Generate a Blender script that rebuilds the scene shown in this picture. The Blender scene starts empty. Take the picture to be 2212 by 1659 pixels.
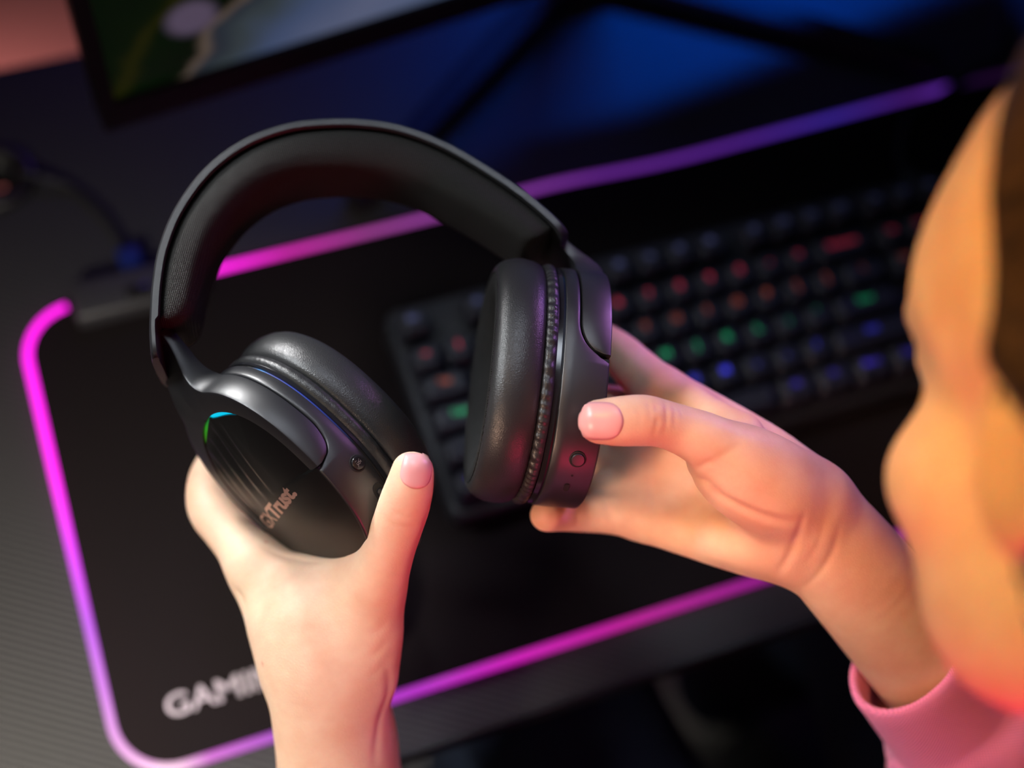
import bpy, bmesh, math, random
import numpy as np
from mathutils import Vector, Matrix

random.seed(7)
rng = np.random.default_rng(7)
C = bpy.context.scene.collection
PI = math.pi

# ------------------------------------------------------------------ camera
# world: x along the desk, y towards the monitor, z up, metres; floor z = 0, desk top z = 0.74
Z0 = 0.776                                            # height of the key tops
CAM = np.array([-0.134837, -0.342184, 0.682961 + Z0])
RM = np.array([[0.93916385, 0.2584954, -0.22616672],
               [-0.33175357, 0.85322114, -0.40243417],
               [0.08894284, 0.45298324, 0.88707122]])
FPX = 3050.0
cd = bpy.data.cameras.new('camera')
cam = bpy.data.objects.new('camera', cd)
C.objects.link(cam)
m4 = Matrix([list(RM[i]) + [CAM[i]] for i in range(3)] + [[0, 0, 0, 1]])
cam.matrix_world = m4
cd.sensor_width = 36.0
cd.lens = FPX / 2212.0 * 36.0
cd.clip_start = 0.02
cd.dof.use_dof = True
cd.dof.focus_distance = 0.538
cd.dof.aperture_fstop = 2.7
bpy.context.scene.camera = cam

sc = bpy.context.scene
sc.view_settings.view_transform = 'Standard'
sc.view_settings.look = 'None'
sc.view_settings.gamma = 1
sc.view_settings.use_curve_mapping = False
sc.view_settings.exposure = 0.0

wd = bpy.data.worlds.new('world')
sc.world = wd
wd.use_nodes = True
wd.node_tree.nodes['Background'].inputs[0].default_value = (0.25, 0.3, 0.6, 1)
wd.node_tree.nodes['Background'].inputs[1].default_value = 0.006


def cam2w(v):
    """camera-axes millimetres -> world metres"""
    v = np.asarray(v, float) / 1000.0
    return CAM + v @ RM.T


def at(px, py, d):
    """millimetre point (camera axes) seen at a pixel, d millimetres away"""
    return np.array([(px - 1106) / FPX * d, -(py - 829.5) / FPX * d, -d])


def area(name, loc, target, size, power, col, shape='RECTANGLE', size_y=None, spread=None):
    l = bpy.data.lights.new(name, 'AREA')
    l.shape = shape
    l.size = size
    if size_y:
        l.size_y = size_y
    l.energy = power
    l.color = col
    if spread:
        l.spread = spread
    o = bpy.data.objects.new(name, l)
    C.objects.link(o)
    o.location = loc
    dv = Vector(target) - Vector(loc)
    o.rotation_euler = dv.to_track_quat('-Z', 'Y').to_euler()
    return o


DT_ = 0.74
# warm key lamp at the left of the desk, neutral soft light above, red and blue room lamps, plus added lights
area('key_light', (-0.60, -0.30, Z0 + 0.50), (-0.10, -0.17, Z0 + 0.10), 0.20, 0.3, (1, 0.9, 0.5), size_y=0.20)
area('desk_fill_light', (-0.46, -0.44, Z0 + 0.42), (-0.27, -0.17, DT_), 0.12, 0.9, (1, 0.93, 0.82), size_y=0.12, spread=0.9)  # added fill for the near left desk corner, extending the key lamp
area('top_light', (-0.50, 0.22, Z0 + 0.72), (-0.04, -0.11, Z0 + 0.17), 0.16, 0.28, (0.92, 0.97, 1), size_y=0.16, spread=0.7)
area('overhead_light', (0.05, 0.15, Z0 + 1.25), (-0.02, -0.13, Z0 + 0.17), 0.25, 0.06, (0.8, 0.88, 1), size_y=0.25, spread=0.3)  # added narrow light from above for highlights on the headphones
area('red_light', tuple(cam2w((140, -345, -335))), tuple(cam2w((-20, -50, -570))), 0.07, 1.25, (1, 0.03, 0.12), size_y=0.07)
area('low_red_light', tuple(cam2w((75, -200, -555))), tuple(cam2w((-50, -80, -560))), 0.06, 0.007, (1, 0.03, 0.2), size_y=0.06, spread=1.6)  # added small red light for the right side of the left hand
area('blue_light', (0.37, 0.41, Z0 + 0.36), (0.33, 0.21, DT_), 0.24, 0.95, (0, 0.11, 1), size_y=0.04, spread=1.3)
area('back_blue_light', (0.05, 0.60, Z0 + 0.35), (0.05, 0.18, DT_), 0.3, 0.42, (0.22, 0.12, 1), size_y=0.1)
area('back_light', (-0.30, 0.52, Z0 + 0.50), (-0.06, -0.11, Z0 + 0.17), 0.14, 0.23, (1, 1, 1), size_y=0.14, spread=0.45)  # added light from behind for the sheen on the left cushion
area('pink_light', (0.42, 0.02, Z0 + 0.38), (0.03, -0.13, Z0 + 0.15), 0.10, 0.05, (0.8, 0.3, 0.95), size_y=0.10, spread=0.5)
area('fill_light', tuple(cam2w((-233, -184, -235))), tuple(cam2w((75, -60, -590))), 0.12, 0.062, (1, 0.6, 0.42), size_y=0.12, spread=0.4)
area('violet_light', (0.60, 0.10, Z0 + 0.36), (0.08, -0.14, Z0 + 0.16), 0.15, 0.06, (0.2, 0.15, 1), size_y=0.15, spread=0.9)
area('face_light', tuple(cam2w((-160, 230, -60))), tuple(cam2w((120, -10, -410))), 0.08, 0.14, (1, 0.48, 0.1), size_y=0.08, spread=0.6)  # added orange light aimed at the face, no fixture modelled
area('wall_light', (-0.35, 0.42, 0.30), (-0.30, 0.62, 0.10), 0.3, 0.9, (1, 0.29, 0.25), size_y=0.1)


# ------------------------------------------------------------------ helpers
def newmat(name):
    m = bpy.data.materials.new(name)
    m.use_nodes = True
    nt = m.node_tree
    return m, nt, nt.nodes['Principled BSDF']


def N(nt, t, **kw):
    n = nt.nodes.new(t)
    for k, v in kw.items():
        setattr(n, k, v)
    return n


def simple(name, col, rough=0.5, metal=0.0, spec=0.5, bump=None, var=None, coat=0.0, sheen=0.0):
    m, nt, b = newmat(name)
    b.inputs['Base Color'].default_value = (*col, 1)
    b.inputs['Roughness'].default_value = rough
    b.inputs['Metallic'].default_value = metal
    b.inputs['Specular IOR Level'].default_value = spec
    if coat:
        b.inputs['Coat Weight'].default_value = coat
    if sheen:
        b.inputs['Sheen Weight'].default_value = sheen
    tc = N(nt, 'ShaderNodeTexCoord')
    if bump:                                            # (scale, strength, distance)
        nz = N(nt, 'ShaderNodeTexNoise')
        nz.inputs['Scale'].default_value = bump[0]
        nz.inputs['Detail'].default_value = 3
        nt.links.new(tc.outputs['Object'], nz.inputs['Vector'])
        bp = N(nt, 'ShaderNodeBump')
        bp.inputs['Strength'].default_value = bump[1]
        bp.inputs['Distance'].default_value = bump[2]
        nt.links.new(nz.outputs[0], bp.inputs['Height'])
        nt.links.new(bp.outputs[0], b.inputs['Normal'])
    nz2 = N(nt, 'ShaderNodeTexNoise')
    nz2.inputs['Scale'].default_value = var[0] if var else 40
    nt.links.new(tc.outputs['Object'], nz2.inputs['Vector'])
    mr = N(nt, 'ShaderNodeMapRange')
    a = var[1] if var else 0.04
    mr.inputs[3].default_value = max(0, rough - a)
    mr.inputs[4].default_value = min(1, rough + a)
    nt.links.new(nz2.outputs[0], mr.inputs[0])
    nt.links.new(mr.outputs[0], b.inputs['Roughness'])
    return m


def emis(name, col, strength, base=(0.02, 0.02, 0.02)):
    m, nt, b = newmat(name)
    b.inputs['Base Color'].default_value = (*base, 1)
    b.inputs['Emission Color'].default_value = (*col, 1)
    b.inputs['Emission Strength'].default_value = strength
    return m


M_plastic = simple('black_plastic', (0.013, 0.013, 0.015), 0.40, spec=0.8, bump=(9000, 0.12, 0.0002), var=(60, 0.05))
M_gloss = simple('gloss_plastic', (0.012, 0.012, 0.014), 0.16, var=(60, 0.04))
M_cap = simple('cap_plastic', (0.006, 0.006, 0.006), 0.34, spec=0.3, bump=(9000, 0.08, 0.0002), var=(50, 0.05))


def leather_mat():
    m, nt, b = newmat('black_leather')
    b.inputs['Base Color'].default_value = (0.020, 0.020, 0.021, 1)
    b.inputs['Roughness'].default_value = 0.38
    tc = N(nt, 'ShaderNodeTexCoord')
    v = N(nt, 'ShaderNodeTexVoronoi', feature='DISTANCE_TO_EDGE')
    v.inputs['Scale'].default_value = 1150
    nz = N(nt, 'ShaderNodeTexNoise')
    nz.inputs['Scale'].default_value = 500
    nz.inputs['Detail'].default_value = 2
    nt.links.new(tc.outputs['Object'], v.inputs['Vector'])
    nt.links.new(tc.outputs['Object'], nz.inputs['Vector'])
    ad = N(nt, 'ShaderNodeMath', operation='MULTIPLY_ADD')
    ad.inputs[1].default_value = 1.8
    nt.links.new(v.outputs['Distance'], ad.inputs[0])
    sc_ = N(nt, 'ShaderNodeMath', operation='MULTIPLY')
    sc_.inputs[1].default_value = 0.35
    nt.links.new(nz.outputs[0], sc_.inputs[0])
    nt.links.new(sc_.outputs[0], ad.inputs[2])
    bp = N(nt, 'ShaderNodeBump')
    bp.inputs['Strength'].default_value = 0.5
    bp.inputs['Distance'].default_value = 0.00012
    nt.links.new(ad.outputs[0], bp.inputs['Height'])
    nt.links.new(bp.outputs[0], b.inputs['Normal'])
    return m


def weave_mat(name, col, pitch, ax1, ax2, rough=0.8, dist=0.0003, sheen=0.0):
    """woven cloth: two crossed sine waves as bump and as thread colour"""
    m, nt, b = newmat(name)
    b.inputs['Roughness'].default_value = rough
    b.inputs['Specular IOR Level'].default_value = 0.25
    b.inputs['Sheen Weight'].default_value = sheen
    tc = N(nt, 'ShaderNodeTexCoord')

    def wave(ax):
        dt = N(nt, 'ShaderNodeVectorMath', operation='DOT_PRODUCT')
        dt.inputs[1].default_value = tuple(a * 2 * PI / pitch for a in ax)
        nt.links.new(tc.outputs['Object'], dt.inputs[0])
        s = N(nt, 'ShaderNodeMath', operation='SINE')
        nt.links.new(dt.outputs['Value'], s.inputs[0])
        return s
    w1, w2 = wave(ax1), wave(ax2)
    mul = N(nt, 'ShaderNodeMath', operation='MULTIPLY')
    nt.links.new(w1.outputs[0], mul.inputs[0])
    nt.links.new(w2.outputs[0], mul.inputs[1])
    bp = N(nt, 'ShaderNodeBump')
    bp.inputs['Strength'].default_value = 0.8
    bp.inputs['Distance'].default_value = dist
    nt.links.new(mul.outputs[0], bp.inputs['Height'])
    nt.links.new(bp.outputs[0], b.inputs['Normal'])
    mr = N(nt, 'ShaderNodeMapRange')
    mr.inputs[1].default_value = -1
    nt.links.new(mul.outputs[0], mr.inputs[0])
    mx = N(nt, 'ShaderNodeMix', data_type='RGBA')
    mx.inputs['A'].default_value = (*[c * 0.75 for c in col], 1)
    mx.inputs['B'].default_value = (*[c * 1.25 for c in col], 1)
    nt.links.new(mr.outputs[0], mx.inputs['Factor'])
    nt.links.new(mx.outputs['Result'], b.inputs['Base Color'])
    return m


M_leather = leather_mat()
M_bandfab = weave_mat('band_fabric', (0.022, 0.021, 0.020), 0.0011, (1, 0.3, 0.4), (-0.3, 1, 0.5), 0.75)
M_mesh = weave_mat('ear_mesh', (0.013, 0.013, 0.013), 0.0010, (0.3, 1, 0.2), (0.2, -0.4, 1), 0.85)
M_pad = weave_mat('mouse_pad_cloth', (0.011, 0.008, 0.0085), 0.0008, (1, 0, 0), (0, 1, 0), 0.85, 0.0001)
M_pad.node_tree.nodes['Principled BSDF'].inputs['Specular IOR Level'].default_value = 0.08
M_pink = weave_mat('pink_cotton', (0.93, 0.27, 0.58), 0.0014, (0.55, -0.6, -0.5), (0.8, 0.5, 0.2), 0.9, 0.0003, 0.3)
M_jeans = weave_mat('navy_denim', (0.012, 0.022, 0.05), 0.0015, (1, 1, 0), (0, 0.4, 1), 0.9)


def skin_mat():
    m, nt, b = newmat('skin')
    tc = N(nt, 'ShaderNodeTexCoord')
    n1 = N(nt, 'ShaderNodeTexNoise')
    n1.inputs['Scale'].default_value = 45
    n1.inputs['Detail'].default_value = 5
    n1.inputs['Roughness'].default_value = 0.6
    nt.links.new(tc.outputs['Object'], n1.inputs['Vector'])
    cr = N(nt, 'ShaderNodeValToRGB')
    cr.color_ramp.elements[0].position = 0.32
    cr.color_ramp.elements[0].color = (0.70, 0.42, 0.29, 1)
    cr.color_ramp.elements[1].position = 0.68
    cr.color_ramp.elements[1].color = (0.79, 0.57, 0.41, 1)
    nt.links.new(n1.outputs[0], cr.inputs[0])
    at_ = N(nt, 'ShaderNodeAttribute', attribute_name='flush')
    mx = N(nt, 'ShaderNodeMix', data_type='RGBA')
    mx.inputs['B'].default_value = (0.62, 0.24, 0.17, 1)
    nt.links.new(cr.outputs[0], mx.inputs['A'])
    nt.links.new(at_.outputs['Fac'], mx.inputs['Factor'])
    nt.links.new(mx.outputs['Result'], b.inputs['Base Color'])
    b.inputs['Roughness'].default_value = 0.50
    b.inputs['Specular IOR Level'].default_value = 0.35
    b.inputs['Subsurface Weight'].default_value = 0.22
    b.inputs['Subsurface Radius'].default_value = (1.0, 0.35, 0.18)
    b.inputs['Subsurface Scale'].default_value = 0.004
    v = N(nt, 'ShaderNodeTexVoronoi', feature='DISTANCE_TO_EDGE')
    v.inputs['Scale'].default_value = 750
    nt.links.new(tc.outputs['Object'], v.inputs['Vector'])
    n2 = N(nt, 'ShaderNodeTexNoise')
    n2.inputs['Scale'].default_value = 420
    n2.inputs['Detail'].default_value = 4
    nt.links.new(tc.outputs['Object'], n2.inputs['Vector'])
    ad = N(nt, 'ShaderNodeMath', operation='ADD')
    nt.links.new(v.outputs['Distance'], ad.inputs[0])
    nt.links.new(n2.outputs[0], ad.inputs[1])
    bp = N(nt, 'ShaderNodeBump')
    bp.inputs['Strength'].default_value = 0.38
    bp.inputs['Distance'].default_value = 0.0002
    nt.links.new(ad.outputs[0], bp.inputs['Height'])
    nt.links.new(bp.outputs[0], b.inputs['Normal'])
    return m


M_skin = skin_mat()


def obj(name, verts, faces, mat, parent=None, smooth=True, bevel=None, sub=0, origin=None, auto=None):
    """one mesh object; verts are world metres (when parent is given they stay where they are)"""
    verts = np.asarray(verts, float)
    org = np.zeros(3)
    if parent is not None:
        org = np.array(parent.matrix_basis.translation)
        p = parent.parent
        while p is not None:
            org = org + np.array(p.matrix_basis.translation)
            p = p.parent
    elif origin is not None:
        org = np.array(origin)
    me = bpy.data.meshes.new(name)
    me.from_pydata((verts - org).tolist(), [], [tuple(int(i) for i in f) for f in faces])
    bm = bmesh.new()
    bm.from_mesh(me)
    if bevel:
        bmesh.ops.recalc_face_normals(bm, faces=bm.faces)
        es = [e for e in bm.edges if len(e.link_faces) == 2 and e.calc_face_angle(0) > 0.5]
        bmesh.ops.bevel(bm, geom=es, offset=bevel[0], segments=bevel[1], profile=0.5, affect='EDGES', clamp_overlap=True)
    bmesh.ops.recalc_face_normals(bm, faces=bm.faces)
    bm.to_mesh(me)
    bm.free()
    me.materials.append(mat)
    if smooth:
        for p in me.polygons:
            p.use_smooth = True
    o = bpy.data.objects.new(name, me)
    C.objects.link(o)
    if parent is not None:
        o.parent = parent
    elif origin is not None:
        o.location = origin
    if auto:
        # sharp edges by angle
        bm = bmesh.new()
        bm.from_mesh(me)
        for e in bm.edges:
            e.smooth = not (len(e.link_faces) == 2 and e.calc_face_angle(0) > auto)
        bm.to_mesh(me)
        bm.free()
    if sub:
        md = o.modifiers.new('subdivision', 'SUBSURF')
        md.levels = sub
        md.render_levels = sub
    return o


def empty(name, loc, label, cat, group=None):
    o = bpy.data.objects.new(name, None)
    C.objects.link(o)
    o.location = loc
    o['label'] = label
    o['category'] = cat
    if group:
        o['group'] = group
    o.empty_display_size = 0.02
    return o


def tag(o, label, cat, group=None):
    o['label'] = label
    o['category'] = cat
    if group:
        o['group'] = group
    return o


def box(lo, hi):
    x0, y0, z0 = lo
    x1, y1, z1 = hi
    v = [(x0, y0, z0), (x1, y0, z0), (x1, y1, z0), (x0, y1, z0), (x0, y0, z1), (x1, y0, z1), (x1, y1, z1), (x0, y1, z1)]
    f = [(0, 3, 2, 1), (4, 5, 6, 7), (0, 1, 5, 4), (1, 2, 6, 5), (2, 3, 7, 6), (3, 0, 4, 7)]
    return v, f


def merge(parts):
    V, F = [], []
    for v, f in parts:
        o = len(V)
        V += [tuple(p) for p in v]
        F += [tuple(i + o for i in q) for q in f]
    return V, F


def loft(rows, close=True, cap0=True, cap1=True):
    """rows: list of equally long point rings"""
    n = len(rows[0])
    V = [tuple(p) for r in rows for p in r]
    F = []
    for i in range(len(rows) - 1):
        for j in range(n if close else n - 1):
            k = (j + 1) % n
            F.append((i * n + j, i * n + k, (i + 1) * n + k, (i + 1) * n + j))
    if cap0:
        F.append(tuple(reversed(range(n))))
    if cap1:
        F.append(tuple(range((len(rows) - 1) * n, len(rows) * n)))
    return V, F


def catmull(P, n, closed=False):
    P = np.asarray(P, float)
    m = len(P)
    out = []
    segs = m if closed else m - 1
    for i in range(segs):
        if closed:
            p0, p1, p2, p3 = P[(i - 1) % m], P[i], P[(i + 1) % m], P[(i + 2) % m]
        else:
            p1, p2 = P[i], P[i + 1]
            p0 = P[i - 1] if i else 2 * p1 - p2
            p3 = P[i + 2] if i + 2 < m else 2 * p2 - p1
        for k in range(n):
            t = k / n
            out.append(0.5 * (2 * p1 + (p2 - p0) * t + (2 * p0 - 5 * p1 + 4 * p2 - p3) * t * t + (3 * p1 - p0 - 3 * p2 + p3) * t ** 3))
    if not closed:
        out.append(P[-1])
    return np.array(out)


def tube(path, r, n=10, closed=False):
    path = np.asarray(path, float)
    m = len(path)
    rs = r if hasattr(r, '__len__') else [r] * m
    rows = []
    up = None
    for i in range(m):
        a = path[(i + 1) % m] if closed or i < m - 1 else path[i]
        b = path[i - 1] if closed or i > 0 else path[i]
        t = a - b
        t = t / np.linalg.norm(t)
        if up is None:
            up = np.array([0, 0, 1.0]) if abs(t[2]) < 0.9 else np.array([1.0, 0, 0])
        u = up - t * (up @ t)
        u /= np.linalg.norm(u)
        w = np.cross(t, u)
        up = u
        rows.append([path[i] + rs[i] * (math.cos(2 * PI * k / n) * u + math.sin(2 * PI * k / n) * w) for k in range(n)])
    if closed:
        rows.append(rows[0])
        return loft(rows, True, False, False)
    return loft(rows)


def text_mesh(s, size, bold=0.0, spacing=1.0):
    """glyph outlines as (verts2d, faces); centred"""
    cu = bpy.data.curves.new('glyphs', 'FONT')
    cu.body = s
    cu.size = size
    cu.align_x = 'CENTER'
    cu.align_y = 'CENTER'
    cu.space_character = spacing
    cu.offset = bold
    cu.resolution_u = 4
    o = bpy.data.objects.new('glyphs', cu)
    C.objects.link(o)
    dg = bpy.context.evaluated_depsgraph_get()
    me = bpy.data.meshes.new_from_object(o.evaluated_get(dg))
    V = np.array([v.co[:] for v in me.vertices])
    F = [tuple(p.vertices) for p in me.polygons]
    bpy.data.objects.remove(o)
    bpy.data.curves.remove(cu)
    bpy.data.meshes.remove(me)
    return V, F


# ------------------------------------------------------------------ implicit surfaces for the body
class Field:
    def __init__(s, lo, hi, h):
        s.lo = np.array(lo, float)
        s.h = h
        s.n = np.ceil((np.array(hi) - s.lo) / h).astype(int) + 1
        s.F = np.full(tuple(s.n), 30.0, np.float32)

    def sl(s, lo, hi):
        a = np.clip(np.floor((np.array(lo) - s.lo) / s.h).astype(int), 0, s.n)
        b = np.clip(np.ceil((np.array(hi) - s.lo) / s.h).astype(int) + 1, 0, s.n)
        if (b - a).min() <= 0:
            return None
        ax = [(s.lo[i] + s.h * np.arange(a[i], b[i])).astype(np.float32) for i in range(3)]
        return (slice(a[0], b[0]), slice(a[1], b[1]), slice(a[2], b[2])), ax[0][:, None, None], ax[1][None, :, None], ax[2][None, None, :]

    def blend(s, sl, d, k, sub=False):
        A = s.F[sl]
        if sub:                                          # carve d out of the body
            d = -d
            h = np.maximum(k - np.abs(A - d), 0)
            s.F[sl] = np.maximum(A, d) + h * h / (4 * k)
        else:
            h = np.maximum(k - np.abs(A - d), 0)
            s.F[sl] = np.minimum(A, d) - h * h / (4 * k)

    def chain(s, pts, k, depth=None, sub=False):
        """pts: rows (x, y, z, radius across, radius along depth axis)"""
        pts = np.asarray(pts, float)
        depth = np.array([0, 0, 1.0]) if depth is None else np.asarray(depth, float)
        mr = pts[:, 3:].max() + k + 2 * s.h
        r = s.sl(pts[:, :3].min(0) - mr, pts[:, :3].max(0) + mr)
        if r is None:
            return
        sl, X, Y, Z = r
        D = None
        for i in range(len(pts) - 1):
            p, q = pts[i], pts[i + 1]
            d = q[:3] - p[:3]
            L = np.linalg.norm(d)
            if L < 1e-6:
                continue
            a = d / L
            nn = depth - a * (depth @ a)
            nn /= np.linalg.norm(nn)
            w = np.cross(a, nn)
            px, py, pz = X - p[0], Y - p[1], Z - p[2]
            t = (px * a[0] + py * a[1] + pz * a[2])
            tc = np.clip(t, 0, L)
            va = t - tc
            vw = px * w[0] + py * w[1] + pz * w[2]
            vn = px * nn[0] + py * nn[1] + pz * nn[2]
            f = tc / L
            rw = p[3] + (q[3] - p[3]) * f
            rn = p[4] + (q[4] - p[4]) * f
            ra = 0.5 * (rw + rn)
            e1, e2, e3 = va / ra, vw / rw, vn / rn
            k0 = np.sqrt(e1 * e1 + e2 * e2 + e3 * e3)
            e1, e2, e3 = e1 / ra, e2 / rw, e3 / rn
            k1 = np.sqrt(e1 * e1 + e2 * e2 + e3 * e3) + 1e-6
            dd = k0 * (k0 - 1) / k1
            D = dd if D is None else np.minimum(D, dd)
        s.blend(sl, D.astype(np.float32), k, sub)

    def ell(s, c, r, axes=None, k=4.0, sub=False):
        c = np.asarray(c, float)
        r = np.asarray(r, float)
        R_ = np.eye(3) if axes is None else np.array(axes)      # rows = axes
        mr = r.max() + k + 2 * s.h
        q = s.sl(c - mr, c + mr)
        if q is None:
            return
        sl, X, Y, Z = q
        px, py, pz = X - c[0], Y - c[1], Z - c[2]
        e = [(px * R_[i][0] + py * R_[i][1] + pz * R_[i][2]) / r[i] for i in range(3)]
        k0 = np.sqrt(e[0] ** 2 + e[1] ** 2 + e[2] ** 2)
        g = [e[i] / r[i] for i in range(3)]
        k1 = np.sqrt(g[0] ** 2 + g[1] ** 2 + g[2] ** 2) + 1e-6
        s.blend(sl, (k0 * (k0 - 1) / k1).astype(np.float32), k, sub)

    def value(s, P):
        g = (np.asarray(P, float) - s.lo) / s.h
        i = np.clip(np.floor(g).astype(int), 0, s.n - 2)
        f = g - i
        out = 0
        for dx in (0, 1):
            for dy in (0, 1):
                for dz in (0, 1):
                    w = (f[:, 0] if dx else 1 - f[:, 0]) * (f[:, 1] if dy else 1 - f[:, 1]) * (f[:, 2] if dz else 1 - f[:, 2])
                    out = out + w * s.F[i[:, 0] + dx, i[:, 1] + dy, i[:, 2] + dz]
        return out

    def grad(s, P):
        e = s.h
        g = np.stack([s.value(P + np.eye(3)[i] * e) - s.value(P - np.eye(3)[i] * e) for i in range(3)], 1)
        return g / (np.linalg.norm(g, axis=1, keepdims=True) + 1e-9)

    def drop(s, P, d, reach=40.0, step=0.5):
        """march points P along d until they meet the surface"""
        P = np.array(P, float)
        d = np.asarray(d, float)
        t = np.zeros(len(P))
        done = np.zeros(len(P), bool)
        for _ in range(int(reach / step)):
            v = s.value(P + t[:, None] * d)
            done |= v < 0
            t = np.where(done, t, t + step)
        # refine
        lo, hi = t - step, t.copy()
        for _ in range(8):
            mid = (lo + hi) / 2
            v = s.value(P + mid[:, None] * d)
            hi = np.where(v < 0, mid, hi)
            lo = np.where(v < 0, lo, mid)
        return P + hi[:, None] * d

    def mesh(s, smooth=2):
        F = s.F
        In = F < 0
        c = [In[dx:In.shape[0] - 1 + dx, dy:In.shape[1] - 1 + dy, dz:In.shape[2] - 1 + dz] for dx in (0, 1) for dy in (0, 1) for dz in (0, 1)]
        al, an = c[0].copy(), c[0].copy()
        for q in c[1:]:
            al &= q
            an |= q
        act = np.argwhere(an & ~al)
        idx = np.full(tuple(s.n - 1), -1, np.int32)
        idx[act[:, 0], act[:, 1], act[:, 2]] = np.arange(len(act))
        offs = [(dx, dy, dz) for dx in (0, 1) for dy in (0, 1) for dz in (0, 1)]
        val = np.stack([F[act[:, 0] + o[0], act[:, 1] + o[1], act[:, 2] + o[2]] for o in offs], 1).astype(float)
        acc = np.zeros((len(act), 3))
        cnt = np.zeros(len(act))
        for i in range(8):
            for j in range(i + 1, 8):
                d = np.abs(np.array(offs[i]) - np.array(offs[j])).sum()
                if d != 1:
                    continue
                vi, vj = val[:, i], val[:, j]
                cr = (vi < 0) != (vj < 0)
                t = np.where(cr, vi / np.where(cr, vi - vj, 1), 0)
                p = np.array(offs[i])[None] + t[:, None] * (np.array(offs[j]) - np.array(offs[i]))[None]
                acc += np.where(cr[:, None], p, 0)
                cnt += cr
        V = s.lo + s.h * (act + acc / cnt[:, None])
        Q = []
        for ax in range(3):
            a, b = (ax + 1) % 3, (ax + 2) % 3
            sl0 = [slice(None)] * 3
            sl1 = [slice(None)] * 3
            sl0[ax] = slice(0, -1)
            sl1[ax] = slice(1, None)
            d = In[tuple(sl0)] != In[tuple(sl1)]
            e = np.argwhere(d)
            ok = (e[:, a] > 0) & (e[:, b] > 0) & (e[:, a] < s.n[a] - 1) & (e[:, b] < s.n[b] - 1)
            e = e[ok]
            sign = In[e[:, 0], e[:, 1], e[:, 2]]
            ea, eb, eab = e.copy(), e.copy(), e.copy()
            ea[:, a] -= 1
            eb[:, b] -= 1
            eab[:, a] -= 1
            eab[:, b] -= 1
            g = lambda q: idx[q[:, 0], q[:, 1], q[:, 2]]
            q = np.stack([g(eab), g(eb), g(e), g(ea)], 1)
            q[~sign] = q[~sign][:, ::-1]
            Q.append(q)
        Q = np.concatenate(Q)
        Q = Q[(Q >= 0).all(1)]
        E = np.concatenate([Q[:, [0, 1]], Q[:, [1, 2]], Q[:, [2, 3]], Q[:, [3, 0]]])
        for _ in range(smooth):
            S = np.zeros_like(V)
            n = np.zeros(len(V))
            np.add.at(S, E[:, 0], V[E[:, 1]])
            np.add.at(n, E[:, 0], 1)
            np.add.at(S, E[:, 1], V[E[:, 0]])
            np.add.at(n, E[:, 1], 1)
            V = V + 0.5 * (S / np.maximum(n, 1)[:, None] - V)
        return V, Q


def px_chain(rows, sub=4, ratio=1.0):
    """rows (px, py, depth mm, radius px[, ratio]) -> smooth chain in camera millimetres"""
    out = []
    for r in rows:
        p = at(r[0], r[1], r[2])
        rad = r[3] * r[2] / FPX
        q = r[4] if len(r) > 4 else ratio
        out.append([*p, rad, rad * q])
    return catmull(out, sub)

# ------------------------------------------------------------------ the room
DT = 0.74                                              # desk top
MT = 0.744                                             # mouse pad top


def struct(name, lo, hi, mat):
    v, f = box(lo, hi)
    o = obj(name, v, f, mat, smooth=False)
    o['kind'] = 'structure'
    return o


M_floor = simple('floor_vinyl', (0.05, 0.05, 0.06), 0.55, var=(6, 0.1))
M_wall = simple('wall_paint', (0.55, 0.50, 0.50), 0.8, bump=(300, 0.1, 0.0005))
struct('floor', (-1.6, -1.7, -0.05), (2.0, 0.65, 0.0), M_floor)
struct('wall_back', (-1.6, 0.62, 0.0), (2.0, 0.72, 2.3), M_wall)

# ------------------------------------------------------------------ desk


def carbon():
    m, nt, b = newmat('carbon_fibre_laminate')
    tc = N(nt, 'ShaderNodeTexCoord')

    def dot(v):
        dt = N(nt, 'ShaderNodeVectorMath', operation='DOT_PRODUCT')
        dt.inputs[1].default_value = v
        nt.links.new(tc.outputs['Object'], dt.inputs[0])
        return dt.outputs['Value']
    p = 2 * PI / 0.0036
    s = N(nt, 'ShaderNodeMath', operation='SINE')
    nt.links.new(dot((0.545 * p, 0.838 * p, 0)), s.inputs[0])
    mr = N(nt, 'ShaderNodeMapRange')
    mr.inputs[1].default_value = -1
    nt.links.new(s.outputs[0], mr.inputs[0])
    mx = N(nt, 'ShaderNodeMix', data_type='RGBA')
    mx.inputs['A'].default_value = (0.017, 0.018, 0.018, 1)
    mx.inputs['B'].default_value = (0.052, 0.051, 0.049, 1)
    nt.links.new(mr.outputs[0], mx.inputs['Factor'])
    nt.links.new(mx.outputs['Result'], b.inputs['Base Color'])
    p2 = 2 * PI / 0.0011
    s2 = N(nt, 'ShaderNodeMath', operation='SINE')
    nt.links.new(dot((0.838 * p2, -0.545 * p2, 0)), s2.inputs[0])
    ad = N(nt, 'ShaderNodeMath', operation='MULTIPLY_ADD')
    ad.inputs[1].default_value = 0.25
    nt.links.new(s2.outputs[0], ad.inputs[0])
    nt.links.new(s.outputs[0], ad.inputs[2])
    bp = N(nt, 'ShaderNodeBump')
    bp.inputs['Strength'].default_value = 0.5
    bp.inputs['Distance'].default_value = 0.0003
    nt.links.new(ad.outputs[0], bp.inputs['Height'])
    nt.links.new(bp.outputs[0], b.inputs['Normal'])
    b.inputs['Roughness'].default_value = 0.55
    b.inputs['Specular IOR Level'].default_value = 0.3
    return m


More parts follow.
